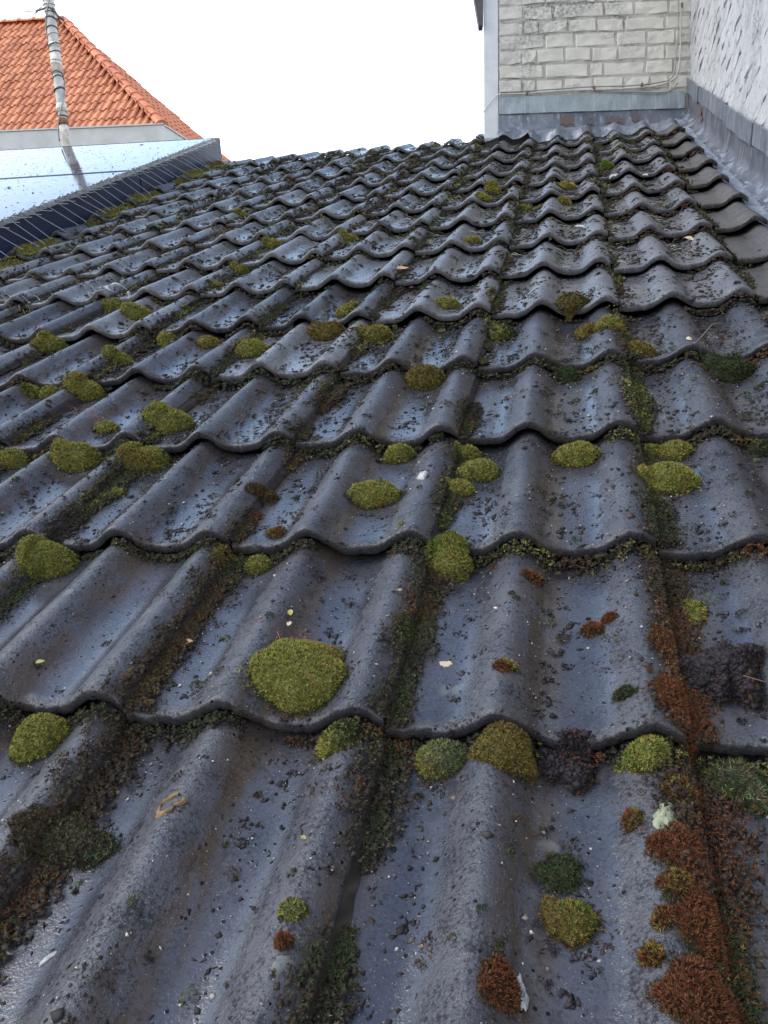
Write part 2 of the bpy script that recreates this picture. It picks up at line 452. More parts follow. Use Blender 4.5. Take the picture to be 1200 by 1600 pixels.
tile_meshes = [tile_mesh('roof_tile', -0.118, 0.1765, M['tile'], 100 + i) for i in range(5)]
pale_meshes = [tile_mesh('roof_tile', -0.118, 0.1765, M['tile_pale'], 100 + i) for i in range(5)]     # paler tiles of the upper rows: far-roof brightness put into the colour, some weathering
end_meshes = [tile_mesh('end_tile', -0.112, 0.030, M['end_tile'], 200 + i, 0.005) for i in range(3)]
NR0, NR1 = -3, 14
for r in range(NR0, NR1):
    for j in range(-14 if r < 6 else -7, 3):
        m = Matrix.Translation((0.3 * j + rng.normal() * 0.0012, r * G + rng.normal() * 0.003, rng.normal() * (0.0005 if r < 3 else 0.0013))) @ Matrix.Rotation(rng.normal() * 0.004, 4, 'Z') @ Matrix.Rotation(rng.normal() * (0.0015 if r < 3 else 0.005), 4, 'X')
        if j >= 0 and r == 13: continue
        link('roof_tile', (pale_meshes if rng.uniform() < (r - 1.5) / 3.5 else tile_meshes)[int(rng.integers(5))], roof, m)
    if r < 13:
        m = Matrix.Translation((0.9 + rng.normal() * 0.003, r * G + rng.normal() * 0.006, 0.0)) @ Matrix.Rotation(rng.normal() * 0.012, 4, 'Z')
        link('end_tile', end_meshes[int(rng.integers(3))], roof, m)

d = MB(); d.box((-4.5, -1.2, -0.16), (1.03, 4.82, -0.085)); d.build('roof_deck', M['deck'], roof)
# rear slope falling away behind the ridge
d = MB()
_t2 = math.tan(2 * PITCH)
d.hexa([(-4.5, 4.825, -0.16), (-0.06, 4.825, -0.16), (-0.06, 6.2, -0.16 - 1.375 * _t2), (-4.5, 6.2, -0.16 - 1.375 * _t2)],
       [(-4.5, 4.825, -0.075), (-0.06, 4.825, -0.075), (-0.06, 6.2, -0.075 - 1.375 * _t2), (-4.5, 6.2, -0.075 - 1.375 * _t2)])
d.build('rear_slope', M['deck'], roof)
# mortar bedding closing the wave ends of the last tile row along the ridge
ux = np.linspace(-4.4, -0.10, 520); V = []
for u in ux:
    wz = float(prof(u)) - STEP - 0.004
    V += [(u, 4.76, -0.12), (u, 4.76, wz - 0.012), (u, 4.822 + 0.003 * math.sin(u * 61), wz + 0.002 * math.sin(u * 97)), (u, 4.835, -0.12)]
F = [(i * 4 + k, i * 4 + k + 1, i * 4 + k + 5, i * 4 + k + 4) for i in range(519) for k in range(3)]
link('ridge_bedding', np_mesh('ridge_bedding', np.array(V), faces=F, material=M['end_tile'], smooth=False), roof)
hb = MB(); hb.box((-4.3, -1.0, -4.0), (0.98, -0.9, -1.0), None)
wb = empty('house_below')
tag(wb, 'plain rendered house walls under the dark tiled roof, out of sight below the eave', 'house')
for lo, hi in (((-4.3, -0.95, 0.0), (1.0, -0.75, 3.35)), ((-4.3, -0.75, 0.0), (-4.1, 4.1, 3.35)), ((0.8, -0.75, 0.0), (1.0, 4.1, 3.35)), ((-4.1, 3.9, 0.0), (0.8, 4.1, 3.35))):
    h_ = MB(); h_.box(lo, hi); h_.build('wall', M['wall_below'], wb)

# lead lined gutter between the end tiles and the white side wall
us = np.linspace(0.90, 1.029, 22); vs_ = np.linspace(-1.0, 4.78, 330)
U, V_ = np.meshgrid(us, vs_, indexing='ij')
P2 = np.stack([U.ravel(), V_.ravel()], 1)
base = -0.045 + 0.028 * np.clip((P2[:, 0] - 0.965) / 0.06, 0, 1) ** 1.5
crum = 0.006 * soft_noise(P2 * [2.2, 1], 32, 5) + 0.0045 * soft_noise(P2 * [1.0, 1.8], 75, 6) + 0.0025 * soft_noise(P2, 170, 7)
W_ = base + np.abs(crum) * 1.5
idx = np.arange(len(P2)).reshape(U.shape)
F = np.stack([idx[:-1, :-1], idx[1:, :-1], idx[1:, 1:], idx[:-1, 1:]], -1).reshape(-1, 4)
gl = link('lead_gutter', np_mesh('lead_gutter', np.c_[P2, W_], tris=F, material=M['lead_floor'], smooth=True))
gl.matrix_world = MR
tag(gl, 'crumpled pale blue-grey lead gutter running up beside the smooth brown end tiles', 'gutter')

# ------------------------------------------------------------------ cream brick wall at the top right
WA = Vector((-0.03, 4.038, 0)); WE = Vector((0.987, 0.163, 0)).normalized(); WN = Vector((0.163, -0.987, 0)).normalized()
WM = Matrix(((WE.x, -WN.x, 0, WA.x), (WE.y, -WN.y, 0, WA.y), (0, 0, 1, 4.0), (0, 0, 0, 1)))      # s along the wall, d into it, z up from 4 m
bw = empty('brick_wall', WM)
tag(bw, 'cream painted brick wall facing the roof at the top right, sooty at its left end', 'wall')
m_ = MB(); m_.box((0.0, 0.0, -4.0), (1.12, 0.3, 4.2)); m_.build('mortar_bed', M['mortar'], bw)

def brick_mesh(name, mat, seed, rnd=0.004, rim_d=0.009):
    r = np.random.default_rng(seed)
    # unit brick: x 0..1, y depth (front at 0), z 0..1, with a softly pillowed front of 5 x 3 points
    xs = [0.0, 0.035, 0.36, 0.64, 0.965, 1.0]; zs = [0.0, 0.09, 0.5, 0.91, 1.0]
    V = []
    for k, z in enumerate(zs):
        for i, x in enumerate(xs):
            e = (i in (0, 5)) or (k in (0, 4))
            y = (rim_d if e else 0.0) + r.normal() * rnd * 0.45
            V.append((x + r.normal() * 0.012 + (0.03 if i == 0 and k in (0, 4) else -0.03 if i == 5 and k in (0, 4) else 0), y, z + r.normal() * 0.03))
    nx = len(xs); nz = len(zs)
    F = [(k * nx + i, k * nx + i + 1, (k + 1) * nx + i + 1, (k + 1) * nx + i) for k in range(nz - 1) for i in range(nx - 1)]
    rim = [i for i in range(nx)] + [k * nx + nx - 1 for k in range(1, nz)] + [(nz - 1) * nx + i for i in range(nx - 2, -1, -1)] + [k * nx for k in range(nz - 2, 0, -1)]
    b = len(V)
    for i in rim: V.append((V[i][0], 0.03, V[i][2]))
    for q in range(len(rim)):
        a, c = rim[q], rim[(q + 1) % len(rim)]
        F.append((c, a, b + q, b + (q + 1) % len(rim)))
    return np_mesh(name, np.array(V), faces=F, material=mat, smooth=False)

bms = [brick_mesh('brick', M['brick'], 300 + i) for i in range(7)]
pattern = [  # course by course, lengths in metres, from the left end
    [.155, .09, .18, .18, .19, .18, .12], [.30, .27, .08, .26, .17], [.155, .09, .19, .17, .17, .18, .12],
    [.30, .18, .27, .2, .17], [.155, .1, .18, .17, .17, .25], [.165, .19, .34, .18, .22], [.30, .17, .16, .26, .2], [.155, .3, .17, .28, .18],
]
z = 2.452; ci = 0
while z < 3.9:
    s = 0.004; lens = pattern[ci % len(pattern)]; k = 0
    hgt = 0.0745 + rng.normal() * 0.003
    while s < 1.05:
        ln = 0.88 * lens[k % len(lens)] * (1 + rng.normal() * 0.04); ln = min(ln, 1.115 - s)
        if 1.115 - (s + ln) < 0.05: ln = 1.115 - s
        m = Matrix.Translation((s, -0.006 + rng.normal() * 0.002, z + rng.normal() * 0.002)) @ Matrix.Rotation(rng.normal() * 0.006, 4, 'Y') @ Matrix.Diagonal((ln - 0.009, 1, hgt, 1))
        link('brick', bms[int(rng.integers(7))], bw, m)
        s += ln; k += 1
    z += 0.0825; ci += 1
# white trim board, dark verge end, zinc strip, lead sheet on the wall foot
m_ = MB(); m_.box((-0.082, -0.004, 2.0), (-0.003, 0.05, 4.2)); m_.build('corner_board', M['board'], bw)
m_ = MB(); m_.hexa([(-0.088, -0.03, 2.83), (-0.112, -0.03, 2.83), (-0.112, 0.03, 2.83), (-0.088, 0.03, 2.83)],
                   [(-0.084, -0.03, 3.3), (-0.190, -0.03, 3.3), (-0.190, 0.03, 3.3), (-0.084, 0.03, 3.3)]); m_.build('verge_end', M['dark_trim'], bw)
m_ = MB()
N_ = 24
for i in range(N_):
    a, b = i / N_ * 1.04, (i + 1) / N_ * 1.04
    wa, wb2 = 0.0025 * math.sin(i * 1.7), 0.0025 * math.sin((i + 1) * 1.7)
    m_.hexa([(a, -0.020 + wa, 2.333), (b, -0.020 + wb2, 2.334), (b, -0.004, 2.334), (a, -0.004, 2.333)], [(a, -0.017, 2.430), (b, -0.017, 2.430), (b, -0.004, 2.430), (a, -0.004, 2.430)])
m_.build('zinc_strip', M['zinc'], bw, smooth=False)
# lead apron: hangs from the zinc strip and laps down over the tile tops (built in the roof frame, parted into sheets)
WMi = WM.inverted()
def wall_pt(s, d, zz): return WM @ Vector((s, d, zz))
MRi = MR.inverted()
sheets = [(-0.004, 0.13), (0.13, 0.30), (0.30, 0.47), (0.47, 0.56), (0.56, 0.72), (0.72, 0.90), (0.90, 1.045)]
for q, (s0, s1) in enumerate(sheets):
    ss = np.linspace(s0, s1 + 0.006, 14); rows = []
    for s in ss:
        top = MRi @ wall_pt(s, -0.010 - 0.002 * (q % 2), 2.345)
        u = top.x
        vl = 4.50 - 0.15 * max(0, u) / 0.95 + 0.012 * math.sin(u * 23)
        foot = MRi @ wall_pt(s, -0.014, 2.25)
        col = []
        for f in np.linspace(0, 1, 8):
            p = top.lerp(foot, f); col.append((p.x, p.y, p.z + 0.0))
        fw = foot.z
        for f in np.linspace(0.15, 1, 10):
            v = foot.y + (vl - foot.y) * f
            tgt = float(Hs(u, min(v, 13 * G + 0.25))) * (0.55 + 0.45 * f) + 0.010 + 0.002 * (q % 2) - (0.006 if f == 1 else 0)
            w = fw + (tgt - fw) * min(1, f * 1.25) ** 0.7
            col.append((u + 0.0, v, w + 0.002 * math.sin(s * 90 + f * 9)))
        rows.append(col)
    n = len(rows[0]); V = [p for c in rows for p in c]
    F = [(i * n + k, i * n + k + 1, (i + 1) * n + k + 1, (i + 1) * n + k) for i in range(len(rows) - 1) for k in range(n - 1)]
    me = np_mesh('lead_sheet', np.array(V), faces=F, material=M['lead'] if q not in (3,) else M['lead_dark'], smooth=True)
    o = link('lead_sheet', me, bw, WMi @ MR)
for s0, s1, z0_, z1_ in ((0.345, 0.425, 2.262, 2.325), (0.60, 0.70, 2.262, 2.305), (0.745, 0.79, 2.268, 2.325), (0.50, 0.53, 2.26, 2.30)):
    m_ = MB(); k_ = 9
    for i in range(k_):
        a = s0 + (s1 - s0) * i / k_; b = s0 + (s1 - s0) * (i + 1) / k_
        t0 = z1_ - 0.02 * abs(math.sin(i * 2.1)); m_.box((a, -0.0185, z0_ + 0.006 * math.sin(i * 1.3)), (b, -0.0160, t0))
    m_.build('red_stain', M['stain'], bw)
# lead patch dressed over the ridge end, left of the wall
us = np.linspace(-0.155, 0.03, 26); vv = np.linspace(4.50, 4.86, 16)
V = []
for u in us:
    for v in vv:
        w = float(prof(u)) * 0.8 - STEP * max(0, (v - 13 * G)) / G + 0.010 + 0.003 * math.sin(u * 60 + v * 40)
        if v < 4.53: w -= 0.006
        V.append((u, v, w))
F = [(i * 16 + k, (i + 1) * 16 + k, (i + 1) * 16 + k + 1, i * 16 + k + 1) for i in range(25) for k in range(15)]
o = link('lead_patch', np_mesh('lead_patch', np.array(V), faces=F, material=M['lead'], smooth=True)); o.matrix_world = MR
tag(o, 'pale lead patch dressed over the ridge tiles at the foot of the white trim board', 'lead patch')

# ------------------------------------------------------------------ white rough brick wall on the right
rw = empty('side_wall', Matrix.Translation((1.03, 0, 4.0)))
tag(rw, 'rough white painted brick wall running up the right side with stepped lead flashing', 'wall')
m_ = MB(); m_.box((0.0, -1.4, -4.0), (0.3, 4.205, 4.2)); m_.build('mortar_bed', M['brick_white'], rw)
bms2 = [brick_mesh('brick', M['brick_white'], 400 + i, 0.006, 0.003) for i in range(7)]
Tn = math.tan(PITCH)
for c in range(25):
    z = 1.40 + c * 0.075
    y = 4.19 - (0.12 if c % 2 else 0.0); k = 0
    while y > 1.2:
        ln = (0.215 if (c + k) % 3 else 0.11) * (1 + rng.normal() * 0.06)
        zt = 0.15 / math.cos(PITCH) + (y - ln) * Tn       # top edge of the flashing at this brick
        if z > zt - 0.09 and z < 3.3:
            m = Matrix.Translation((-0.0016 + rng.normal() * 0.0012, y, z + rng.normal() * 0.004)) @ Matrix.Rotation(-math.pi / 2, 4, 'Z') @ Matrix.Rotation(rng.normal() * 0.008, 4, 'Y') @ Matrix.Diagonal((ln - 0.005, 1.0, 0.0705, 1))
            link('brick', bms2[int(rng.integers(7))], rw, m)
        y -= ln; k += 1
RWi = rw.matrix_world.inverted() @ MR       # roof frame -> wall object
def strip(name, quads, mat, thick=0.006, u0=1.03 - 0.020):
    m_ = MB()
    for (v0, b0, t0), (v1, b1, t1), du in quads:
        m_.hexa([(u0 + du, v0, b0), (u0 + du, v1, b1), (u0 + thick + du, v1, b1), (u0 + thick + du, v0, b0)],
                [(u0 + du, v0, t0), (u0 + du, v1, t1), (u0 + thick + du, v1, t1), (u0 + thick + du, v0, t0)])
    return link(name, m_.mesh(name, mat), rw, RWi)
edges = [5.05, 4.55, 4.36, 3.50, 2.84, 2.2, 1.5, 0.8]
for i in range(len(edges) - 1):
    a, b = edges[i], edges[i + 1]
    dz = 0.004 * (-1) ** i
    n_ = 6; qs = []
    for q in range(n_):
        fa, fb = a + (b - a) * q / n_, a + (b - a) * (q + 1) / n_ + (0.012 if q == n_ - 1 else 0)
        w0 = 0.0025 * math.sin(q * 2.1 + i); w1 = 0.0025 * math.sin(q * 2.1 + 2.1 + i)
        qs.append(((fb, 0.078 + dz + w1, 0.152 + dz * 0.5), (fa, 0.078 + dz + w0, 0.152 + dz * 0.5), -0.003 * (i % 2)))
    strip('flashing_piece', qs, M['lead'])
# lead upstand below it, in lengths, curving out into the gutter
ups = [5.02, 4.1, 3.35, 2.6, 1.8, 0.9, -1.0]
for i in range(len(ups) - 1):
    a, b = ups[i], ups[i + 1]
    vsn = np.linspace(a + 0.02, b, 40); V = []
    for v in vsn:
        for k, (du, w) in enumerate(((-0.010, 0.092), (-0.011, 0.05), (-0.012, 0.01), (-0.016, -0.015), (-0.034, -0.030), (-0.055, -0.036))):
            V.append((1.03 + du - 0.0015 * (i % 2) + 0.003 * math.sin(v * 21 + k) * (k > 0), v, w + 0.004 * math.sin(v * 33 + k * 2) * (k > 2)))
    F = [(p * 6 + k, (p + 1) * 6 + k, (p + 1) * 6 + k + 1, p * 6 + k + 1) for p in range(39) for k in range(5)]
    link('lead_upstand', np_mesh('lead_upstand', np.array(V), faces=F, material=M['lead_dark'], smooth=True), rw, RWi)
strip('red_stain', [((4.20, -0.02, 0.02), (4.38, -0.02, 0.05), 0.0), ((4.24, 0.021, 0.045), (4.35, 0.051, 0.075), 0.0)], M['stain'], 0.003, 1.03 - 0.0155)

# cables along the wall
def cable(name, pts, r, mat, label, n=6):
    m_ = MB()
    P = [Vector(p) for p in pts]; Q = []
    for i in range(len(P) - 1):        # Catmull-Rom
        p0, p1, p2, p3 = P[max(i - 1, 0)], P[i], P[i + 1], P[min(i + 2, len(P) - 1)]
        for f in np.linspace(0, 1, 6, endpoint=False):
            Q.append(0.5 * ((2 * p1) + (p2 - p0) * f + (2 * p0 - 5 * p1 + 4 * p2 - p3) * f * f + (3 * p1 - p0 - 3 * p2 + p3) * f ** 3))
    Q.append(P[-1]); m_.tube(Q, r, n)
    o = m_.build(name, mat, smooth=True); tag(o, label, 'cable'); return o
wp = lambda s, z, d=-0.022: wall_pt(s, d, z)
cable('wall_cable', [wp(0.0, 2.445), wp(0.15, 2.442), wp(0.3, 2.449), wp(0.48, 2.452), wp(0.7, 2.450), wp(0.88, 2.462), wp(0.97, 2.49), wp(1.005, 2.56), wp(1.015, 2.75), wp(1.015, 3.2), wp(1.015, 4.0)], 0.0042, M['cable_white'],
      'dirty white cable along the foot of the cream bricks, turning up into the corner')
cable('wall_cable', [wp(0.0, 2.452, -0.03), wp(0.12, 2.452, -0.03), wp(0.33, 2.458, -0.03), wp(0.5, 2.464, -0.03), wp(0.75, 2.463, -0.03), wp(0.9, 2.476, -0.03), wp(0.965, 2.50, -0.03), wp(0.985, 2.58, -0.03), wp(0.998, 2.8, -0.03), wp(0.998, 3.2, -0.03), wp(0.998, 4.0, -0.03)], 0.0034, M['cable_grey'],
      'thin grey cable lying just above the dirty white one on the cream bricks')
cable('wall_cable', [wp(0.6, 2.436, -0.026), wp(0.72, 2.428, -0.028), wp(0.86, 2.421, -0.03), wp(0.95, 2.425, -0.028), wp(1.0, 2.47, -0.025)], 0.003, M['cable_grey'],
      'loose grey cable sagging over the zinc strip near the corner')
cable('ridge_wire', [wp(-0.235, 2.19, -0.02), wp(-0.19, 2.235, -0.02), wp(-0.10, 2.335, -0.02), wp(-0.04, 2.41, -0.02), wp(0.0, 2.445, -0.02)], 0.0028, M['cable_white'],
      'thin wire rising from the ridge past the white trim board to the brick wall')
for s, z, d in ((0.535, 2.458, -0.026), (0.80, 2.466, -0.026), (1.02, 2.90, -0.022), (0.16, 2.447, -0.024)):
    m_ = MB(); m_.box((s - 0.005, d - 0.008, z - 0.008), (s + 0.005, d + 0.012, z + 0.010)); m_.tube([(s, d - 0.008, z + 0.008), (s, d + 0.02, z + 0.014)], 0.003, 6)
    o = m_.build('cable_clip', M['clip']); o.matrix_world = WM
    lab = {0.535: 'rusty clip holding the cables at the middle of the zinc strip', 0.80: 'rusty clip on the cables just left of the corner', 1.02: 'reddish clip high up on the corner cables', 0.16: 'rusty clip on the cables near the sooty end of the brick wall'}[s]
    tag(o, lab, 'cable clip')

# ------------------------------------------------------------------ solar panels and bird spikes
def panel_w(u): return 0.10 + 0.03 * max(0, -1.84 - u)
def solar_panel(corners, label):
    """corners: lower right, upper right, upper left, lower left in (u, v)"""
    r_ = empty('solar_panel', MR); tag(r_, label, 'solar panel', 'solar panels on the left of the roof')
    C4 = [Vector((u, v, panel_w(u))) for u, v in corners]
    cen = sum(C4, Vector()) / 4
    inn = [c + (cen - c).normalized() * 0.022 for c in C4]
    dn = Vector((0, 0, -0.035))
    g_ = MB(); g_.hexa([c + Vector((0, 0, -0.006)) for c in inn], [c + Vector((0, 0, -0.0015)) for c in inn]); g_.build('panel_glass', M['glass'], r_)
    for i in range(4):
        a, b = C4[i], C4[(i + 1) % 4]; ia, ib = inn[i], inn[(i + 1) % 4]
        f_ = MB(); f_.hexa([a + dn, b + dn, ib + dn, ia + dn], [a, b, ib, ia]); f_.build('frame_rail', M['frame'], r_)
    return r_
p1 = solar_panel([(-1.84, 3.705), (-1.84, 4.93), (-4.5, 5.22), (-4.5, 3.705)], 'upper glossy blue solar panel, reaching past the ridge on the left')
p2 = solar_panel([(-1.84, 2.05), (-1.84, 3.69), (-4.5, 3.69), (-4.5, 2.05)], 'lower glossy blue solar panel, cut by the left edge of the photo')
def skirt(p, v0, v1):
    m_ = MB(); m_.hexa([(-1.842, v0, -0.055), (-1.842, v1, -0.055), (-1.848, v1, -0.055), (-1.848, v0, -0.055)], [(-1.828, v0, 0.098), (-1.828, v1, 0.098), (-1.837, v1, 0.098), (-1.837, v0, 0.098)])
    m_.build('side_sheet', M['navy'], p)
skirt(p1, 3.705, 4.90); skirt(p2, 2.05, 3.69)
def spike_mesh(mat, name='spike'):
    m_ = MB(); m_.tube([(0, 0, 0), (0, 0, 1)], 0.0016, 4); return m_.mesh(name, mat)
sp_l, sp_d = spike_mesh(M['steel']), spike_mesh(M['steel_dark'])
def spike_strip(v0, v1, label):
    r_ = empty('bird_spike_strip', MR @ Matrix.Translation((-1.825, v0, 0.098))); tag(r_, label, 'bird spikes', 'bird spike strips along the panel edge')
    b = MB(); b.box((-0.012, 0, -0.006), (0.010, v1 - v0 - 0.01, 0.004))
    n = int((v1 - v0) / 0.02)
    for i in range(n): b.box((-0.010, i * 0.02 + 0.003, 0.004), (0.008, i * 0.02 + 0.012, 0.011 + 0.004 * (i % 2)))
    b.build('spike_base', M['plastic'], r_)
    y = 0.03; k = 0
    while y < v1 - v0 - 0.02:
        for dr, ln, me, off in (((0.80, 0.02, -0.62), 0.155, sp_l, 0.0), ((0.93, 0.18, -0.10), 0.075, sp_l, 0.03), ((-0.35, 0.90, 0.10), 0.075, sp_d, 0.015), ((0.1, 0.95, 0.22), 0.07, sp_d, 0.045)):
            dv = Vector(dr) + Vector((rng.normal(), rng.normal(), rng.normal())) * 0.05
            q = dv.to_track_quat('Z', 'Y').to_matrix().to_4x4()
            link('spike', me, r_, Matrix.Translation((0, y + off, 0.004)) @ q @ Matrix.Diagonal((1, 1, ln * (1 + rng.normal() * 0.06), 1)))
        y += 0.078; k += 1
for a, b, lab in ((2.08, 2.74, 'bird spike strip at the lower end of the panel edge, by the left picture edge'), (2.75, 3.41, 'bird spike strip second from the lower end, beside the lower solar panel'),
                  (3.42, 4.08, 'bird spike strip across the seam between the two solar panels'), (4.09, 4.80, 'bird spike strip at the top of the panel edge, next to the ridge')):
    spike_strip(a, b, lab)

# ------------------------------------------------------------------ orange hipped roof house far left
HP0 = Vector((-8.249, 15.958, 11.992)); HE = Vector((-0.99, -0.14, 0)).normalized(); HS_ = Vector((0.094, 0.996, 0)).normalized()
HA = Vector((-12.392, 18.761, 16.233)); RD = Vector((-0.993, -0.114, 0)).normalized(); SL = 4.5; HF = HP0 + HS_ * SL + Vector((0.15, 0, 0.1))
house = empty('orange_roof_house', Matrix.Translation((HP0.x, HP0.y, 0)))
tag(house, 'house with a steep orange clay hipped roof beyond the solar panels', 'house')
HI = house.matrix_world.inverted()
def hb_(name, mb, mat, smooth=False): return link(name, mb.mesh(name, mat, smooth), house, HI)
LEN = 8.5
m_ = MB()
rl, el = HA + RD * (LEN - 4.0), HP0 + HE * LEN
back = HF + HE * LEN
V = [HP0, el, rl, HA, HF, back]
m_.add(V, [(0, 3, 2, 1), (0, 4, 3), (4, 5, 2, 3), (1, 2, 5)]); hb_('roof_underlay', m_, M['clay_edge'])
# walls
m_ = MB(); off = HE * 0.4 + HS_ * 0.4
a, b, c, d_ = [Vector((p.x, p.y, 0)) for p in (HP0 + off, HF + HE * 0.4 - HS_ * 0.4, HF + HE * (LEN - .4) - HS_ * 0.4, HP0 + HE * (LEN - .4) + HS_ * 0.4)]
up = Vector((0, 0, HP0.z - 0.15)); m_.hexa([a, b, c, d_], [a + up, b + up, c + up, d_ + up]); hb_('wall', m_, M['house_wall'])
# boxed grey gutter under the eave
out_f = Vector((HE.y, -HE.x, 0)); out_f = out_f if out_f.y < 0 else -out_f
out_s = Vector((HS_.y, -HS_.x, 0)); out_s = out_s if out_s.x > 0 else -out_s
def gbox(p, q, o, name):
    m_ = MB(); z1 = Vector((0, 0, 0.02)); z0 = Vector((0, 0, -0.62))
    m_.hexa([p + z0, q + z0, q + o * 0.06 + z0, p + o * 0.06 + z0], [p + z1, q + z1, q + o * 0.06 + z1, p + o * 0.06 + z1]); hb_(name, m_, M['gutter'])
    m_ = MB(); m_.hexa([p + o * .05 + z1, q + o * .05 + z1, q + o * 0.085 + z1, p + o * 0.085 + z1], [p + o * .05 + Vector((0, 0, .05)), q + o * .05 + Vector((0, 0, .05)), q + o * 0.085 + Vector((0, 0, .05)), p + o * 0.085 + Vector((0, 0, .05))]); hb_('gutter_lip', m_, M['gutter'])
gbox(HP0 + out_s * 0.06, HP0 + HE * LEN, out_f, 'gutter_fascia'); gbox(HF, HP0 + out_f * 0.0, out_s, 'gutter_fascia')
for k in (1.6, 3.9, 6.2):
    m_ = MB(); p = HP0 + HE * k + out_f * 0.061; m_.hexa([p + Vector((0, 0, -.6)), p + HE * .03 + Vector((0, 0, -.6)), p + HE * .03 + out_f * .006 + Vector((0, 0, -.6)), p + out_f * .006 + Vector((0, 0, -.6))],
        [p, p + HE * .03, p + HE * .03 + out_f * .006, p + out_f * .006]); hb_('fascia_joint', m_, M['gutter'])
# front slope tiles
nrm_f = (HE.cross(HA - HP0)).normalized(); nrm_f = nrm_f if nrm_f.z > 0 else -nrm_f
upf = nrm_f.cross(HE).normalized(); upf = upf if upf.z > 0 else -upf
NROW = 14; slope = (HA - HP0).dot(upf); gz = slope / NROW; TW = 0.172
def clay_tile(name):
    xs = np.linspace(0, 1, 9); hh = [0.012, 0.0, 0.0, 0.004, 0.02, 0.042, 0.05, 0.042, 0.02]
    V = []; F = []
    for v, dw in ((0.0, -0.022), (0.0, 0.0), (1.12, -0.03)):
        for x, h in zip(xs, hh): V.append((x * TW * 1.02, v * gz, h + dw + 0.025))
    for j in range(2):
        for i in range(8): F.append((j * 9 + i, j * 9 + i + 1, (j + 1) * 9 + i + 1, (j + 1) * 9 + i))
    return V, F
CV, CF = clay_tile('t')
ct = np_mesh('clay_tile', np.array(CV), faces=CF, material=M['clay'], smooth=False)
XR = -HE       # tile x axis: to the right
def basis(o, x, y, zz): return Matrix(((x.x, y.x, zz.x, o.x), (x.y, y.y, zz.y, o.y), (x.z, y.z, zz.z, o.z), (0, 0, 0, 1)))
hipv = HA - HP0; cnt = 0; extra = []
for r in range(NROW):
    v = r * gz
    x_hip = hipv.dot(HE) * (v / slope)              # distance left of the corner where the hip stands
    k0 = int(hipv.dot(HE) * ((v + 0.8 * gz) / slope) / TW + 0.5)
    for k in range(k0, int(LEN / TW)):
        xx = (k + 1) * TW + (0.0)
        o = HP0 + HE * xx + upf * (v + rng.normal() * 0.006) + nrm_f * rng.normal() * 0.004
        mt = HI @ basis(o, XR, upf, nrm_f)
        # columns seen through the frame reach about 4.4 m (eave) to 6.4 m (ridge) from the corner
        if xx < 4.15 + 1.9 * (v / slope) and cnt < 298:
            link('clay_tile', ct, house, mt); cnt += 1
        elif xx < 6.9 + 1.2 * (v / slope): extra.append(basis(o, XR, upf, nrm_f))
V = []; F = []
for mt in extra:
    b = len(V); V += [tuple(mt @ Vector(q)) for q in CV]; F += [tuple(b + i for i in f) for f in CF]
me = np_mesh('distant_clay_tile', np.array(V), faces=F, material=M['clay']); o = link('distant_clay_tile', me, house, HI); o['kind'] = 'stuff'
# side slope tiles: too small to pick apart, one part
nrm_s = (HF - HP0).cross(HA - HP0).normalized(); nrm_s = nrm_s if nrm_s.z > 0 else -nrm_s
HS2 = (HF - HP0).normalized(); ups_ = nrm_s.cross(HS2).normalized(); ups_ = ups_ if ups_.z > 0 else -ups_
hs = (HA - HP0).dot(ups_); xa = (HA - HP0).dot(HS2); V = []; F = []
nr2 = 15; g2 = hs / nr2
for r in range(nr2):
    f = r / nr2; x0 = xa * f; x1 = SL + (xa - SL) * min(1, f + 1.3 / nr2)
    for k in range(int(x0 / 0.2), max(int(x0 / 0.2), int(x1 / 0.2))):
        mt = basis(HP0 + HS2 * (k * 0.2) + ups_ * (r * g2) + nrm_s * (0.03 + rng.normal() * 0.005), HS2, ups_, nrm_s)
        b = len(V); V += [tuple(mt @ Vector((q[0] * 1.16, q[1] * g2 / gz, q[2]))) for q in CV]; F += [tuple(b + i for i in f_) for f_ in CF]
me = np_mesh('side_clay_tile', np.array(V), faces=F, material=M['clay']); o = link('side_clay_tile', me, house, HI); o['kind'] = 'stuff'
# ridge and hip tiles: half-round caps, each overlapping the next
def cap_tile(name, p, q, up, r, par=True):
    ax = (q - p).normalized(); sd = ax.cross(up).normalized(); upn = sd.cross(ax).normalized()
    V = []; F = []; n = 8
    for f, rr in ((-0.02, r * 1.18), (0.12, r * 1.16), (0.16, r), (1.04, r * 0.96)):
        for k in range(n + 1):
            a = math.pi * k / n
            V.append(p + (q - p) * f + sd * math.cos(a) * rr + upn * math.sin(a) * rr * 0.8)
    for j in range(3):
        for k in range(n): F.append((j * (n + 1) + k, j * (n + 1) + k + 1, (j + 1) * (n + 1) + k + 1, (j + 1) * (n + 1) + k))
    F.append(tuple(range(n, -1, -1)))
    return np_mesh(name, np.array([tuple(v) for v in V]), faces=F, material=M['clay_edge'], smooth=False)
def caps(name, p, q, n, up, r):
    for i in range(n):
        a, b = p.lerp(q, i / n), p.lerp(q, (i + 1) / n); link(name, cap_tile(name, a, b, up, r), house, HI)
lift = Vector((0, 0, 0.05))
caps('hip_tile', HP0 + lift, HA + lift, 17, nrm_f + nrm_s, 0.125)
caps('far_hip_tile', HF - lift * 1.2, HA - lift * 1.2, 18, nrm_s, 0.085)
caps('ridge_tile', HA + lift + RD * 4.0, HA + lift, 10, Vector((0, 0, 1)), 0.13)

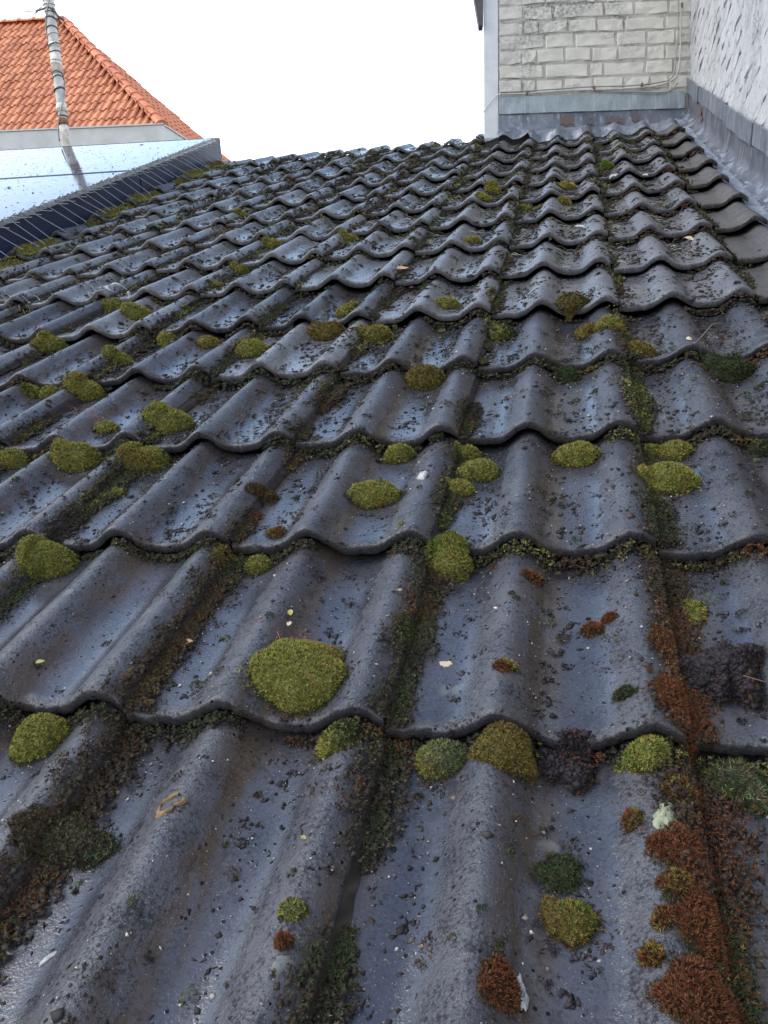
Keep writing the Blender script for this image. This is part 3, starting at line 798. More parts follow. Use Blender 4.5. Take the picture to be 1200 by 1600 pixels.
# ------------------------------------------------------------------ wrapped antenna mast behind the panels
MB0, MB1 = Vector((-3.061, 4.431, 6.619)), Vector((-3.193, 4.440, 7.76))
mast = empty('antenna_mast', Matrix.Translation((MB0.x, MB0.y, 5.2)))
tag(mast, 'weathered leaning antenna mast wrapped in tape and cable in front of the orange roof', 'mast')
MI = mast.matrix_world.inverted(); ax = (MB1 - MB0).normalized()
def mb_(name, mb, mat, smooth=True): return link(name, mb.mesh(name, mat, smooth), mast, MI)
mp = lambda f: MB0 + (MB1 - MB0) * f
m_ = MB(); m_.tube([mp(-0.9), mp(0.0), mp(0.14), mp(0.5), mp(1.0), mp(1.1)], [0.028, 0.028, 0.029, 0.034, 0.037, 0.037], 14); mb_('pole', m_, M['pole'])
m_ = MB(); m_.tube([mp(-0.2), mp(0.06), mp(0.115)], [0.031, 0.032, 0.031], 12); mb_('pale_sleeve', m_, M['pole_pale'])
m_ = MB(); m_.tube([mp(0.11), mp(0.125), mp(0.145), mp(0.15)], [0.033, 0.037, 0.036, 0.032], 12); mb_('rust_collar', m_, M['rust'])
sx = ax.orthogonal().normalized(); sy = ax.cross(sx)
for i, f in enumerate((0.17, 0.215, 0.33, 0.40, 0.425, 0.48, 0.505, 0.56, 0.60, 0.66, 0.70, 0.76, 0.80, 0.85, 0.885)):
    m_ = MB(); pts = []; rr = 0.0335 + 0.005 * f
    for k in range(17):
        a = 2 * math.pi * k / 16
        pts.append(mp(f) + (sx * math.cos(a) + sy * math.sin(a)) * rr + ax * 0.008 * math.sin(a + i))
    m_.tube(pts, 0.0035 + 0.0015 * (i % 3), 6, cap=False); mb_('tape_band', m_, M['band'] if i % 4 != 1 else M['pole_pale'])
for f0, f1 in ((0.19, 0.24), (0.42, 0.56), (0.585, 0.61), (0.93, 1.0)):
    m_ = MB(); rr = 0.034 + 0.005 * f0; m_.tube([mp(f0), mp((f0 + f1) / 2), mp(f1)], [rr, rr + 0.003, rr], 12); mb_('tape_wrap', m_, M['pole_pale'])
m_ = MB(); pts = [mp(0.02 + 0.98 * i / 60) + (sx * math.cos(i * 0.16 + 2.6) + sy * math.sin(i * 0.16 + 2.6)) * 0.041 for i in range(61)]; m_.tube(pts, 0.0048, 6); mb_('cable', m_, M['cable_grey'])
m_ = MB(); q = mp(0.81); m_.tube([q + Vector((-0.105, -0.02, -0.012)), q + Vector((-0.085, -0.02, 0.006)), q + Vector((0.0, -0.03, 0.012)), q + Vector((0.04, -0.02, 0.0)), q + Vector((0.065, -0.01, -0.045)), q + Vector((0.105, 0.0, -0.07))], [0.004, 0.007, 0.009, 0.010, 0.008, 0.011], 8); mb_('side_arm', m_, M['band'])
m_ = MB(); q = mp(0.845); m_.tube([q + Vector((-0.30, 0, 0.10)), q + Vector((-0.26, 0, 0.035)), q + Vector((-0.19, 0, -0.015)), q + Vector((-0.12, 0, -0.022)), q + Vector((-0.06, 0, 0.0)), q + Vector((-0.02, 0, 0.05)), q + Vector((0.0, 0, 0.09))], 0.0032, 6); mb_('hanging_wire', m_, M['cable_grey'])

# ------------------------------------------------------------------ moss: fuzzy cushions made of thousands of small leaves
PAL = {'g': (0.205, 0.200, 0.044), 'y': (0.240, 0.215, 0.040), 'o': (0.150, 0.115, 0.028), 'r': (0.120, 0.044, 0.018), 'd': (0.040, 0.052, 0.020),
       'b': (0.090, 0.150, 0.018), 's': (0.105, 0.125, 0.060), 'p': (0.034, 0.026, 0.030), 'k': (0.028, 0.023, 0.018), 'n': (0.060, 0.040, 0.020)}

def pal_cols(P, letters, seed, scale):
    """patchy mixture of the palette letters over points P (first letter most common)"""
    r = np.random.default_rng(seed); C = np.array([PAL[c] for c in letters])
    c = np.repeat(C[:1], len(P), 0)
    for i in range(1, len(letters)):
        n = soft_noise(P, scale, seed * 7 + i) + r.normal(size=len(P)) * 0.30
        c = np.where((n > 0.27 + 0.10 * i)[:, None], C[i], c)
    c = c * (1 + 0.24 * r.normal(size=(len(P), 1))).clip(0.45, 1.7)
    c[:, 0] *= (1 + 0.12 * r.normal(size=len(P))).clip(0.6, 1.4)
    return c.clip(0.004, 0.6)

def leaves(P, Nn, size, cols, seed, nl=5, width=0.34, spread=(0.35, 1.15)):
    """nl pointed leaves round every point; returns verts, tris, colours"""
    r = np.random.default_rng(seed); n = len(P)
    t1 = np.cross(Nn, np.array([0.31, 0.77, 0.55])); t1 /= np.linalg.norm(t1, axis=1, keepdims=True) + 1e-9
    t2 = np.cross(Nn, t1); ph = r.uniform(0, 6.28, n)
    Vs, Cs = [], []
    for k in range(nl):
        a = ph + 6.283 * k / nl + r.normal(size=n) * 0.3
        ti = r.uniform(spread[0], spread[1], n)
        out = t1 * np.cos(a)[:, None] + t2 * np.sin(a)[:, None]
        dr = Nn * np.cos(ti)[:, None] + out * np.sin(ti)[:, None]
        sd = np.cross(dr, Nn + out * 0.01); sd /= np.linalg.norm(sd, axis=1, keepdims=True) + 1e-9
        s = (size * r.uniform(0.7, 1.3, n))[:, None]
        tip = P + dr * s
        b0 = P + dr * s * 0.15 - sd * s * width * 0.5; b1 = P + dr * s * 0.15 + sd * s * width * 0.5
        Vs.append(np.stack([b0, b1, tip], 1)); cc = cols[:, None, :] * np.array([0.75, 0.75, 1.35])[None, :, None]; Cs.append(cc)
    V = np.concatenate(Vs).reshape(-1, 3); C = np.concatenate(Cs).reshape(-1, 3)
    return V, np.arange(len(V)).reshape(-1, 3), C

def leaf_size(v): return 0.0027 + 0.00155 * max(0.0, v + 0.1)

def smooth_H(u, v, r):
    s = 0
    for a, b in ((0, 0), (r, 0), (-r, 0), (0, r), (0, -r)): s = s + Hs(u + a, v + b)
    return s / 5

OCT_V = np.array([[1, 0, 0], [-1, 0, 0], [0, 1, 0], [0, -1, 0], [0, 0, 1], [0, 0, -0.6]], float)
OCT_F = np.array([[0, 2, 4], [2, 1, 4], [1, 3, 4], [3, 0, 4], [2, 0, 5], [1, 2, 5], [3, 1, 5], [0, 3, 5]])
def blobs(P, size, flat, cols, seed, jag=0.35):
    r = np.random.default_rng(seed); n = len(P)
    V = OCT_V[None] * (1 + jag * r.normal(size=(n, 6, 1))).clip(0.3, 2)
    S = np.stack([size * r.uniform(0.6, 1.7, n), size * r.uniform(0.6, 1.7, n), size * flat], 1)
    V = V * S[:, None, :]
    a = r.uniform(0, 6.28, n); ca, sa = np.cos(a)[:, None], np.sin(a)[:, None]
    X = V[:, :, 0] * ca - V[:, :, 1] * sa; Y = V[:, :, 0] * sa + V[:, :, 1] * ca
    V = np.stack([X, Y, V[:, :, 2]], -1) + P[:, None, :]
    F = (OCT_F[None] + (np.arange(n) * 6)[:, None, None]).reshape(-1, 3)
    return V.reshape(-1, 3), F, np.repeat(cols, 6, 0)

def cushion_mesh(u, v, ru, rv, hh, pal, seed):
    r = np.random.default_rng(seed); nr, na = 13, 44
    star = pal.endswith('*'); pal = pal.rstrip('*')
    ve = round(v / G) * G; tucked = abs(v - ve) < 0.013 and pal != 'go'[::-1]
    if tucked: rv = max(rv, 0.8 * ru); hh = hh * 1.3; v = ve - 0.85 * rv       # grows below the tile edge, its top tucked under the lip
    a = np.linspace(0, 2 * np.pi, na, endpoint=False); rho = np.linspace(0.02, 1, nr) ** 0.75
    rough = 1.1 if pal[0] == 'p' else 0.55 if pal[0] in 'dprok' or 'r' in pal or len(pal) > 2 else 0.30
    ph = r.uniform(0, 6.28, 6)
    outl = 1 + rough * (0.16 * np.sin(2 * a + ph[0]) + 0.16 * np.sin(3 * a + ph[1]) + 0.12 * np.sin(5 * a + ph[2]) + 0.10 * np.sin(8 * a + ph[3]))
    A, R_ = np.meshgrid(a, rho, indexing='ij')
    X = (np.cos(A) * R_ * outl[:, None] * ru).ravel(); Y = (np.sin(A) * R_ * outl[:, None] * rv).ravel(); Rr = R_.ravel()
    P2 = np.stack([X + u, Y + v], 1)
    h = hh * (1 - Rr ** 2.2).clip(0) ** 0.55
    h = h * (1 + rough * 0.55 * soft_noise(P2, 2.6 / ru, seed)) + rough * 0.10 * hh * soft_noise(P2, 7 / ru, seed + 1) * (1 - Rr)
    base = smooth_H(P2[:, 0], P2[:, 1], 0.25 * ru)
    if tucked:
        base = prof(P2[:, 0]) - STEP * (P2[:, 1] - ve + G) / G
    elif abs(v - round(v / G) * G) < rv:
        ve = round(v / G) * G            # draped over the front edge of a tile: bridge the step
        up_, lo_ = Hs(P2[:, 0], np.maximum(P2[:, 1], ve + 0.001)), Hs(P2[:, 0], P2[:, 1])
        k_ = np.exp(-((ve + 0.004 - P2[:, 1]) / (0.45 * rv)).clip(0) ** 1.5)
        base = lo_ + (up_ - lo_) * k_ + 0.002
    zz = np.maximum(base + h - 0.0025, np.where((Rr < 0.97) & (not tucked), Hs(P2[:, 0], P2[:, 1]) + 0.007 * (1 - Rr ** 2).clip(0) ** 0.5, -1))
    V = np.c_[P2, zz]
    idx = np.arange(na * nr).reshape(na, nr); nx = np.roll(idx, -1, 0)
    Q = np.stack([idx[:, :-1], nx[:, :-1], nx[:, 1:], idx[:, 1:]], -1).reshape(-1, 4)
    Q = Q[:, ::-1]
    c0, c1, c2, c3 = (V[Q[:, i]] for i in range(4))
    N = np.cross(c2 - c0, c3 - c1); ar = np.linalg.norm(N, axis=1); N = N / (ar[:, None] + 1e-12)
    N[N[:, 2] < 0] *= -1
    s0 = leaf_size(v) * (1.25 if 'r' in pal else 1.0)
    rust = pal[0] == 'r'
    s0 *= (2.4 if star else 1.35) if not rust else 1.15
    n = int(min(9000, max(200, (2.6 if not rust else 4.2) * ar.sum() / 2 / s0 ** 2)))
    f = r.choice(len(Q), n, p=ar / ar.sum()); bu, bv = r.uniform(size=(2, n, 1))
    P = (c0[f] * (1 - bu) + c1[f] * bu) * (1 - bv) + (c3[f] * (1 - bu) + c2[f] * bu) * bv
    Nn = N[f] + r.normal(size=(n, 3)) * (0.22 if not rust else 0.45); Nn /= np.linalg.norm(Nn, axis=1, keepdims=True)
    cols = pal_cols(P, pal, seed, 1.6 / ru)
    if not rust:
        pt = soft_noise(P, 3.2 / ru, seed + 77) + r.normal(size=n) * 0.35; cols = np.where((pt > 0.62)[:, None], cols * [0.95, 0.62, 0.8], cols); cols = np.where((pt < -0.75)[:, None], cols * 0.55, cols)
    clod = pal[0] == 'p'
    LV, LT, LC = blobs(P, np.minimum(0.0012 + r.gamma(1.5, 0.0007, n), 0.0036), 0.8, cols * 0.8, seed + 5, 0.5) if clod else leaves(P - Nn * s0 * 0.15, Nn, np.full(n, s0), cols, seed + 5, 7 if star else 5, 0.22 if star else 0.30 if not rust else 0.34, (0.5, 1.45) if star else (0.15, 0.95) if not rust else (0.05, 0.6))
    # ragged fringe: dead brown and dark leaves creeping out over the tile
    m_ = int(0.30 * n) + 30; fa = r.uniform(0, 2 * np.pi, m_)
    fo = 1 + rough * (0.16 * np.sin(2 * fa + ph[0]) + 0.16 * np.sin(3 * fa + ph[1]) + 0.12 * np.sin(5 * fa + ph[2]) + 0.10 * np.sin(8 * fa + ph[3]))
    fr = 0.93 + np.abs(r.normal(size=m_)) * 0.13 * (1 + 0.9 * np.sin(3 * fa + ph[4]) * np.sin(2 * fa + ph[5]))
    fu, fv = u + np.cos(fa) * fr * fo * ru, v + np.sin(fa) * fr * fo * rv
    fw = (prof(fu) - STEP * (fv - ve + G) / G) if tucked else np.maximum(Hs(fu, fv), 0 * fu - 1)
    FP = np.c_[fu, fv, fw + 0.001]; FN = np.c_[np.cos(fa) * 0.8, np.sin(fa) * 0.8, np.ones(m_)]; FN /= np.linalg.norm(FN, axis=1, keepdims=True)
    FV, FT, FC = leaves(FP, FN, np.full(m_, s0 * 0.85), pal_cols(FP, 'ndk' + pal[0], seed + 9, 2.2 / ru), seed + 8, 4)
    LT = np.concatenate([LT, FT + len(LV)]); LV = np.concatenate([LV, FV]); LC = np.concatenate([LC, FC])
    # the matted bed under the leaves, triangulated
    bt = np.concatenate([Q[:, [0, 1, 2]], Q[:, [0, 2, 3]]])
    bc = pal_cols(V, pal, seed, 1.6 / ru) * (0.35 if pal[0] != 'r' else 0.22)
    ctr = np.array([u, v, float(smooth_H(u, v, 0.25 * ru))])      # object origin at the foot of the clump
    VV = np.concatenate([V, LV]) - ctr
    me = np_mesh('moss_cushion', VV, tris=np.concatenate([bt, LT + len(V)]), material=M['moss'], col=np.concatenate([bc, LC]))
    return me, ctr
MOSS = [
    (0.069, 0.072, 0.058, 0.064, 0.036, 'g', 'largest bright green moss cushion, dome shaped, in the trough at the front of the roof'),
    (0.066, 0.498, 0.0458, 0.0496, 0.0284, 'g', 'round yellow-green moss cushion beside a white lichen spot, up-slope from the largest cushion'),
    (0.379, 0.649, 0.0434, 0.0495, 0.0269, 'go', 'smooth oval moss cushion, olive with brown top, alone under a tile edge right of centre'),
    (0.075, 0.686, 0.0314, 0.0533, 0.0194, 'g', 'small round green cushion under a tile edge, above the one by the white lichen'),
    (0.195, 0.688, 0.028, 0.0348, 0.014, 'gd', 'upper lump of the ragged moss cluster in the centre, olive green'),
    (0.222, 0.591, 0.0398, 0.0384, 0.0247, 'g', 'middle lump of the ragged moss cluster in the centre, bright green with a dark fringe'),
    (0.198, 0.527, 0.0294, 0.0469, 0.0182, 'g', 'lowest lump of the ragged moss cluster in the centre, olive and green'),
    (0.072, 1.032, 0.0469, 0.0774, 0.0291, 'go', 'tall round olive moss cushion by a bright wet trough in the middle of the roof'),
    (-0.408, 0.781, 0.0553, 0.0512, 0.03, 'g', 'flat topped yellow-green cushion at the top of the left triple cluster'),
    (-0.403, 0.69, 0.0477, 0.0412, 0.0239, 'gd', 'dull olive middle cushion of the left triple cluster'),
    (-0.406, 0.638, 0.0481, 0.0481, 0.0298, 'go', 'lower cushion of the left triple cluster, olive with a rusty rim'),
    (-0.55, 0.678, 0.0551, 0.0434, 0.03, 'g', 'wide low green moss cushion left of the triple cluster'),
    (-0.696, 0.69, 0.0375, 0.032, 0.0232, 'g', 'low green moss cushion at the left edge of the photo, level with the triple cluster'),
    (-0.542, 0.77, 0.0256, 0.0389, 0.0159, 'g', 'small round cushion with thin red stalks, up-slope of the wide low cushion'),
    (-0.718, 1.033, 0.0482, 0.0571, 0.0299, 'g', 'bright green domed cushion under a tile edge on the left, above the small stalked one'),
    (-0.407, 0.332, 0.0501, 0.0427, 0.03, 'g', 'large sprawling green moss cushion on a tile edge, below the left triple cluster'),
    (-0.219, 0.001, 0.0351, 0.0344, 0.0217, 'go', 'orange tinted moss clump over the left tile edge, level with the largest cushion'),
    (-0.382, 1.209, 0.0493, 0.0567, 0.03, 'g', 'low oval yellow-green cushion, larger of the pair left of centre'),
    (-0.538, 1.314, 0.0318, 0.0423, 0.0197, 'g', 'small oval green cushion, smaller of the pair left of centre'),
    (-0.852, 1.561, 0.0487, 0.0568, 0.03, 'g', 'bright low cushion in the upper left rows, nearest to the pale lichen ring'),
    (-0.998, 1.722, 0.0393, 0.0371, 0.0244, 'g', 'thin flat cushion just above the bright low cushion in the upper left rows'),
    (-0.227, 1.377, 0.0524, 0.0891, 0.03, 'od', 'dark olive brown cushion hanging over a tile edge in the middle rows'),
    (-0.196, 1.449, 0.0361, 0.0342, 0.0224, 'go', 'yellowish tail of moss behind the dark olive brown cushion'),
    (-0.093, 1.29, 0.051, 0.0776, 0.03, 'go', 'ragged olive cushion right of the dark olive brown one'),
    (0.065, 1.474, 0.0363, 0.0606, 0.0225, 'go', 'small olive cushion in a shiny trough, upper middle of the roof'),
    (0.212, 1.272, 0.0429, 0.0588, 0.0215, 'gd', 'flat dark green moss mat in the trough right of the small olive cushion'),
    (0.372, 1.413, 0.0452, 0.0667, 0.0281, 'od', 'brown topped moss cushion under a tile edge, right upper rows'),
    (0.456, 1.212, 0.0404, 0.0687, 0.0202, 'gy', 'yellow moss ridge along a tile seam, left of the mossy end of the right column'),
    (0.403, 1.237, 0.032, 0.0447, 0.0198, 'oy', 'orange tipped end of the yellow moss ridge on a tile edge'),
    (-0.411, 2.41, 0.0409, 0.0696, 0.0205, 'gy', 'small round yellowish cushion high on the roof near the middle'),
    (-0.703, 2.409, 0.0426, 0.0724, 0.0213, 'gy', 'flat yellowish cushion high on the roof, left of the small round one'),
    (-0.708, 2.065, 0.0344, 0.0585, 0.0213, 'g', 'small green cushion under a tile edge, below the flat yellowish one'),
    (-1.02, 2.949, 0.0325, 0.0552, 0.0162, 'gy', 'tiny bright yellow-green cushion near the ridge on the left'),
    (0.063, 2.15, 0.0311, 0.0529, 0.0156, 'gy', 'small yellowish cushion among grey crumbs, upper right of centre'),
    (0.357, 2.99, 0.0427, 0.0725, 0.0264, 'y', 'bright yellow-olive cushion near the white wall, upper of two'),
    (0.348, 2.754, 0.026, 0.0442, 0.0161, 'y', 'bright yellow-olive cushion near the white wall, lower of two'),
    (0.053, 3.081, 0.0374, 0.0635, 0.0187, 'gy', 'upper of two small yellowish cushions in the rows below the lead patch'),
    (0.044, 2.791, 0.0397, 0.0652, 0.0198, 'gy', 'lower of two small yellowish cushions in the rows below the lead patch'),
    (0.199, 2.662, 0.033, 0.0561, 0.0165, 'gy', 'low olive mat right of the two small yellowish cushions'),
    (0.206, 0.325, 0.04, 0.0384, 0.0248, 'gb', 'vivid green moss clump under a tile edge, up-slope from the centre seam'),
    (0.513, 0.552, 0.0519, 0.054, 0.026, 'gy', 'large three-cornered yellow-green moss mat on the right'),
    (0.501, 0.69, 0.0214, 0.0277, 0.0107, 'gd', 'small olive lump above the three-cornered moss mat'),
    (0.485, 0.429, 0.0137, 0.0233, 0.0085, 'go', 'narrow olive moss tongue below the three-cornered moss mat'),
    (0.536, 0.7, 0.0322, 0.0547, 0.0161, 'gd', 'dark green moss mound above the three-cornered mat, in brown soil'),
    (0.664, 0.993, 0.0533, 0.0809, 0.0267, 'd', 'dark ragged moss mound with twigs on a tile crest at the right'),
    (0.361, 1.033, 0.0307, 0.0508, 0.019, 'dd', 'dark grey-green moss tuft in a trough right of centre'),
    (0.508, 1.078, 0.0376, 0.0497, 0.0233, 'od', 'brown and green moss clump along the seam below the yellow moss ridge'),
    (0.668, 0.689, 0.0252, 0.0428, 0.0156, 'dd', 'dark green moss clump at the right edge of the photo, level with the three-cornered mat'),
    (0.239, -0.01, 0.0294, 0.0244, 0.0182, 'gs', 'grey-green bushy moss cushion on the front tile edge, lower centre'),
    (0.305, 0.0, 0.0351, 0.0193, 0.0218, 'od', 'olive moss arch along the crest of the tile edge in the lower centre'),
    (0.524, -0.01, 0.0322, 0.0334, 0.0199, 'dgs*', 'loose star-leaved green moss clump at the lower right edge'),
    (0.527, 0.105, 0.040, 0.055, 0.030, 'pnkd', 'dark purplish mound of dead moss and soil at the right'),
    (0.513, 0.233, 0.0189, 0.0322, 0.0117, 'gb', 'bright green strip of moss beside the dark purplish mound'),
    (0.36, -0.143, 0.0205, 0.0185, 0.0127, 'dd', 'dark green moss cushion in the foreground trough, right of the brown crest'),
    (0.368, -0.19, 0.0228, 0.023, 0.0141, 'ob', 'flat brown dead moss patch below the dark green foreground cushion'),
    (0.318, -0.265, 0.0153, 0.0175, 0.0076, 'r', 'round rust-red moss tuft on a brown crest in the foreground'),
    (0.462, -0.259, 0.0335, 0.029, 0.0168, 'r', 'broad rust-red moss mat in the lower right corner'),
    (0.471, -0.196, 0.023, 0.0391, 0.0115, 'r', 'tall rust-red moss mat on the right seam, between the corner mat and the pale lichen'),
    (0.465, -0.13, 0.0252, 0.029, 0.0126, 'r', 'rust-red moss mat with green edge just right of the pale round lichen'),
    (0.477, -0.054, 0.0249, 0.0269, 0.0124, 'rg', 'mixed rust and olive moss clump above the pale round lichen'),
    (0.475, 0.039, 0.0241, 0.041, 0.0121, 'r', 'rust-red moss mat left of the dark purplish mound'),
    (0.475, 0.139, 0.0201, 0.0341, 0.01, 'ro', 'rust and olive moss lump uphill of the rust mat by the purplish mound'),
    (0.423, -0.092, 0.0093, 0.013, 0.0046, 'ro', 'small rusty tuft left of the pale round lichen, on bare tile'),
    (0.441, -0.125, 0.0087, 0.0081, 0.0044, 'r', 'small round rusty tuft touching the lower left of the pale round lichen'),
    (0.453, -0.165, 0.0164, 0.0118, 0.0082, 'ro', 'oblong rusty cushion sticking out of the tall rust mat'),
    (0.439, -0.197, 0.0079, 0.0085, 0.004, 'ro', 'round rusty tuft, uppermost of two beside the tall rust mat'),
    (0.428, -0.226, 0.0077, 0.0094, 0.0039, 'ro', 'round rusty tuft, lower of two beside the tall rust mat'),
    (0.147, -0.227, 0.012, 0.0096, 0.0074, 'gs', 'small round grey-green tuft on a crest in the foreground'),
    (0.15, -0.256, 0.0068, 0.0053, 0.0034, 'r', 'tiny dark red tuft just below the small grey-green foreground tuft'),
    (0.395, 0.187, 0.0117, 0.0137, 0.0059, 'r', 'small rusty tuft on bare tile, larger of two left of the rust seam'),
    (0.414, 0.201, 0.0081, 0.0073, 0.004, 'r', 'small rusty tuft on bare tile, smaller of two left of the rust seam'),
    (0.301, 0.074, 0.0129, 0.0083, 0.0065, 'rg', 'flat rust and green tuft on the crest above the olive moss arch'),
    (0.322, 0.277, 0.0146, 0.0144, 0.0073, 'ro', 'small rusty olive tuft on a crest right of the vivid green clump'),
    (0.423, 0.052, 0.0113, 0.0084, 0.007, 'dd', 'small grey tuft on bare tile left of the rust mat'),
    (-0.119, 0.498, 0.0265, 0.0398, 0.0133, 'ndo', 'brown and green clump on a tile seam left of the cushion by the white lichen'),
    (-0.058, 0.378, 0.0161, 0.0144, 0.008, 'ro', 'small flat orange tuft on bare tile below the brown and green seam clump'),
    (-0.399, 0.519, 0.0183, 0.0236, 0.0113, 'gs', 'grey-green tuft below the left triple cluster'),
    (-1.009, 1.378, 0.0416, 0.0369, 0.0258, 'g', 'low green cushion in the far left rows, upper of two'),
    (-1.021, 1.325, 0.0312, 0.0279, 0.0156, 'gd', 'low dull cushion in the far left rows, lower of two'),
    (-0.672, 1.378, 0.0334, 0.0294, 0.0207, 'g', 'low green cushion left of the small oval one, in the left rows'),
    (-0.721, 1.176, 0.0366, 0.0319, 0.0227, 'g', 'oblong green cushion above the bright domed cushion on the left'),
    (-0.864, 1.03, 0.0274, 0.03, 0.0137, 'gd', 'left lump of the pair under a tile edge on the far left'),
    (-0.82, 1.033, 0.0288, 0.031, 0.0179, 'g', 'right lump of the pair under a tile edge on the far left'),
    (-0.704, 1.815, 0.0256, 0.0435, 0.0128, 'gd', 'small dark green lump under a tile edge in the left upper rows'),
    (-0.075, 0.345, 0.0219, 0.025, 0.0136, 'gs', "grey-green tuft under the tile edge, left of the largest cushion's trough"),
    (-0.12, 0.342, 0.0222, 0.0285, 0.0138, 'od', 'dark olive clump at the end of the rusty tile edge, left of the grey-green one'),
    (0.526, 3.415, 0.0354, 0.0602, 0.022, 'gb', 'small green cushion near the end tiles by the lead gutter'),
    (-0.104, -0.165, 0.0517, 0.0295, 0.018, 'nks', 'flat grey-brown crust of dead moss on the lower left seam'),
    (0.132, 0.0, 0.0279, 0.0153, 0.0139, 'gd', 'olive moss clump hanging under the tile edge just right of the largest cushion'),
    (0.18, 0.159, 0.0173, 0.0345, 0.0086, 'dsg', 'dark green upright moss tuft on the centre seam, uphill of the front tile edge'),
    (0.441, 0.0, 0.0266, 0.0163, 0.0133, 'gdb', 'green moss tuft under the tile edge between the grey pan and the rust mats'),
    (0.367, -0.019, 0.031, 0.0213, 0.0155, 'pnk', 'dark purplish clod of soil below the tile edge, left of the rust and olive clump'),
]
for i, (u, v, ru, rv, hh, pal, lab) in enumerate(MOSS):
    nm = 'moss_mat' if (' mat' in lab or ' patch' in lab or ' crust' in lab) else 'soil_clod' if 'clod' in lab or 'purplish mound' in lab else 'moss_tuft' if 'tuft' in lab else 'moss_cushion'
    sc_ = 0.93 if v < 0.2 else 0.82
    me, ctr = cushion_mesh(u, v, ru * sc_, min(rv, ru * 0.95) * sc_ if v > 0.4 else rv * sc_, min(hh * (1.12 if pal[0] in 'gy' else 1.0), 0.038), pal, 1000 + i * 3)
    o = link(nm, me); o.matrix_world = MR @ Matrix.Translation(Vector(ctr))
    tag(o, lab, 'moss', 'moss clumps growing on the roof')

# ------------------------------------------------------------------ soil, moss and crumbs that nobody could count
def join(parts):
    V, F, C = [], [], []; b = 0
    for v, f, c in parts:
        V.append(v); F.append(f + b); C.append(c); b += len(v)
    return np.concatenate(V), np.concatenate(F), np.concatenate(C)
def stuff(name, parts, mat, lab, cat):
    V, F, C = join(parts); o = link(name, np_mesh(name, V, tris=F, material=mat, col=C)); o.matrix_world = MR
    tag(o, lab, cat, kind='stuff'); return o
def jitcol(base, n, r, s=0.3): return (np.array(base)[None] * (1 + s * r.normal(size=(n, 1))).clip(0.4, 2)).clip(0.003, 0.7)

r = np.random.default_rng(77)
# 1. along the tile fronts: dark soil and moss squeezed out from under every edge
soil_p, leaf_p = [], []
for row in range(-2, 14):
    v0 = row * G
    dens = 2600 if row <= 2 else 1400 if row <= 4 else 480
    n = int(dens * 2.75); u = r.uniform(-1.80, 0.95, n)
    if row == 13: u = r.uniform(-1.8, -0.1, n)
    nz = soft_noise(np.c_[u, u * 0 + row * 3.1], 16, 50 + row) + 0.5 * soft_noise(np.c_[u, u * 0 + row], 55, 150 + row)
    x = u - 0.3 * np.floor((u + 0.12) / 0.3)
    nz = nz + 0.45 * ((x > 0.13) | (x < -0.07)) + (0.55 if row <= 1 else 0.25 if row <= 3 else -0.1)
    keep = nz > 0.05; u = u[keep]; nz = nz[keep]; n = len(u)
    big = np.clip(nz, 0, 1.2)
    v = v0 - np.abs(r.normal(size=n)) * (0.004 + 0.009 * big) + 0.002
    w = Hs(u, np.full(n, v0 - 1e-4)) + r.uniform(-0.001, 1, n) * (0.008 + 0.008 * big)
    s = (0.0028 + 0.0006 * max(0, row)) * np.ones(n)
    hs_ = r.uniform(size=n) < 0.55
    soil_p.append(blobs(np.c_[u, v, w][hs_], s[hs_] * 0.9, 0.7, jitcol((0.040, 0.031, 0.025), int(hs_.sum()), r), 60 + row))
    k = r.uniform(size=n) < (0.95 if row <= 3 else 0.7)
    P = np.c_[u, v - 0.003, w + 0.002][k]
    Nn = np.c_[r.normal(size=len(P)) * 0.35, -0.55 + r.normal(size=len(P)) * 0.3, 0.8 + 0 * P[:, 0]]; Nn /= np.linalg.norm(Nn, axis=1, keepdims=True)
    rust = soft_noise(P * [1, 0.2, 0], 13, 31) + 0.35 * (P[:, 0] > 0.35) * (row <= 1)
    pn = pal_cols(P, 'dkndgn', 300 + row, 22); pr_ = pal_cols(P, 'rnok', 340 + row, 26)
    leaf_p.append(leaves(P, Nn, np.full(len(P), leaf_size(v0) * 1.05), np.where((rust > 0.45)[:, None], pr_, pn), 90 + row, 4))
stuff('edge_moss', leaf_p, M['moss'], 'dark moss squeezed out under the front edges of all tile rows', 'moss')
stuff('edge_soil', soil_p, M['moss'], 'dark wet soil packed under the front edges of all tile rows', 'soil')

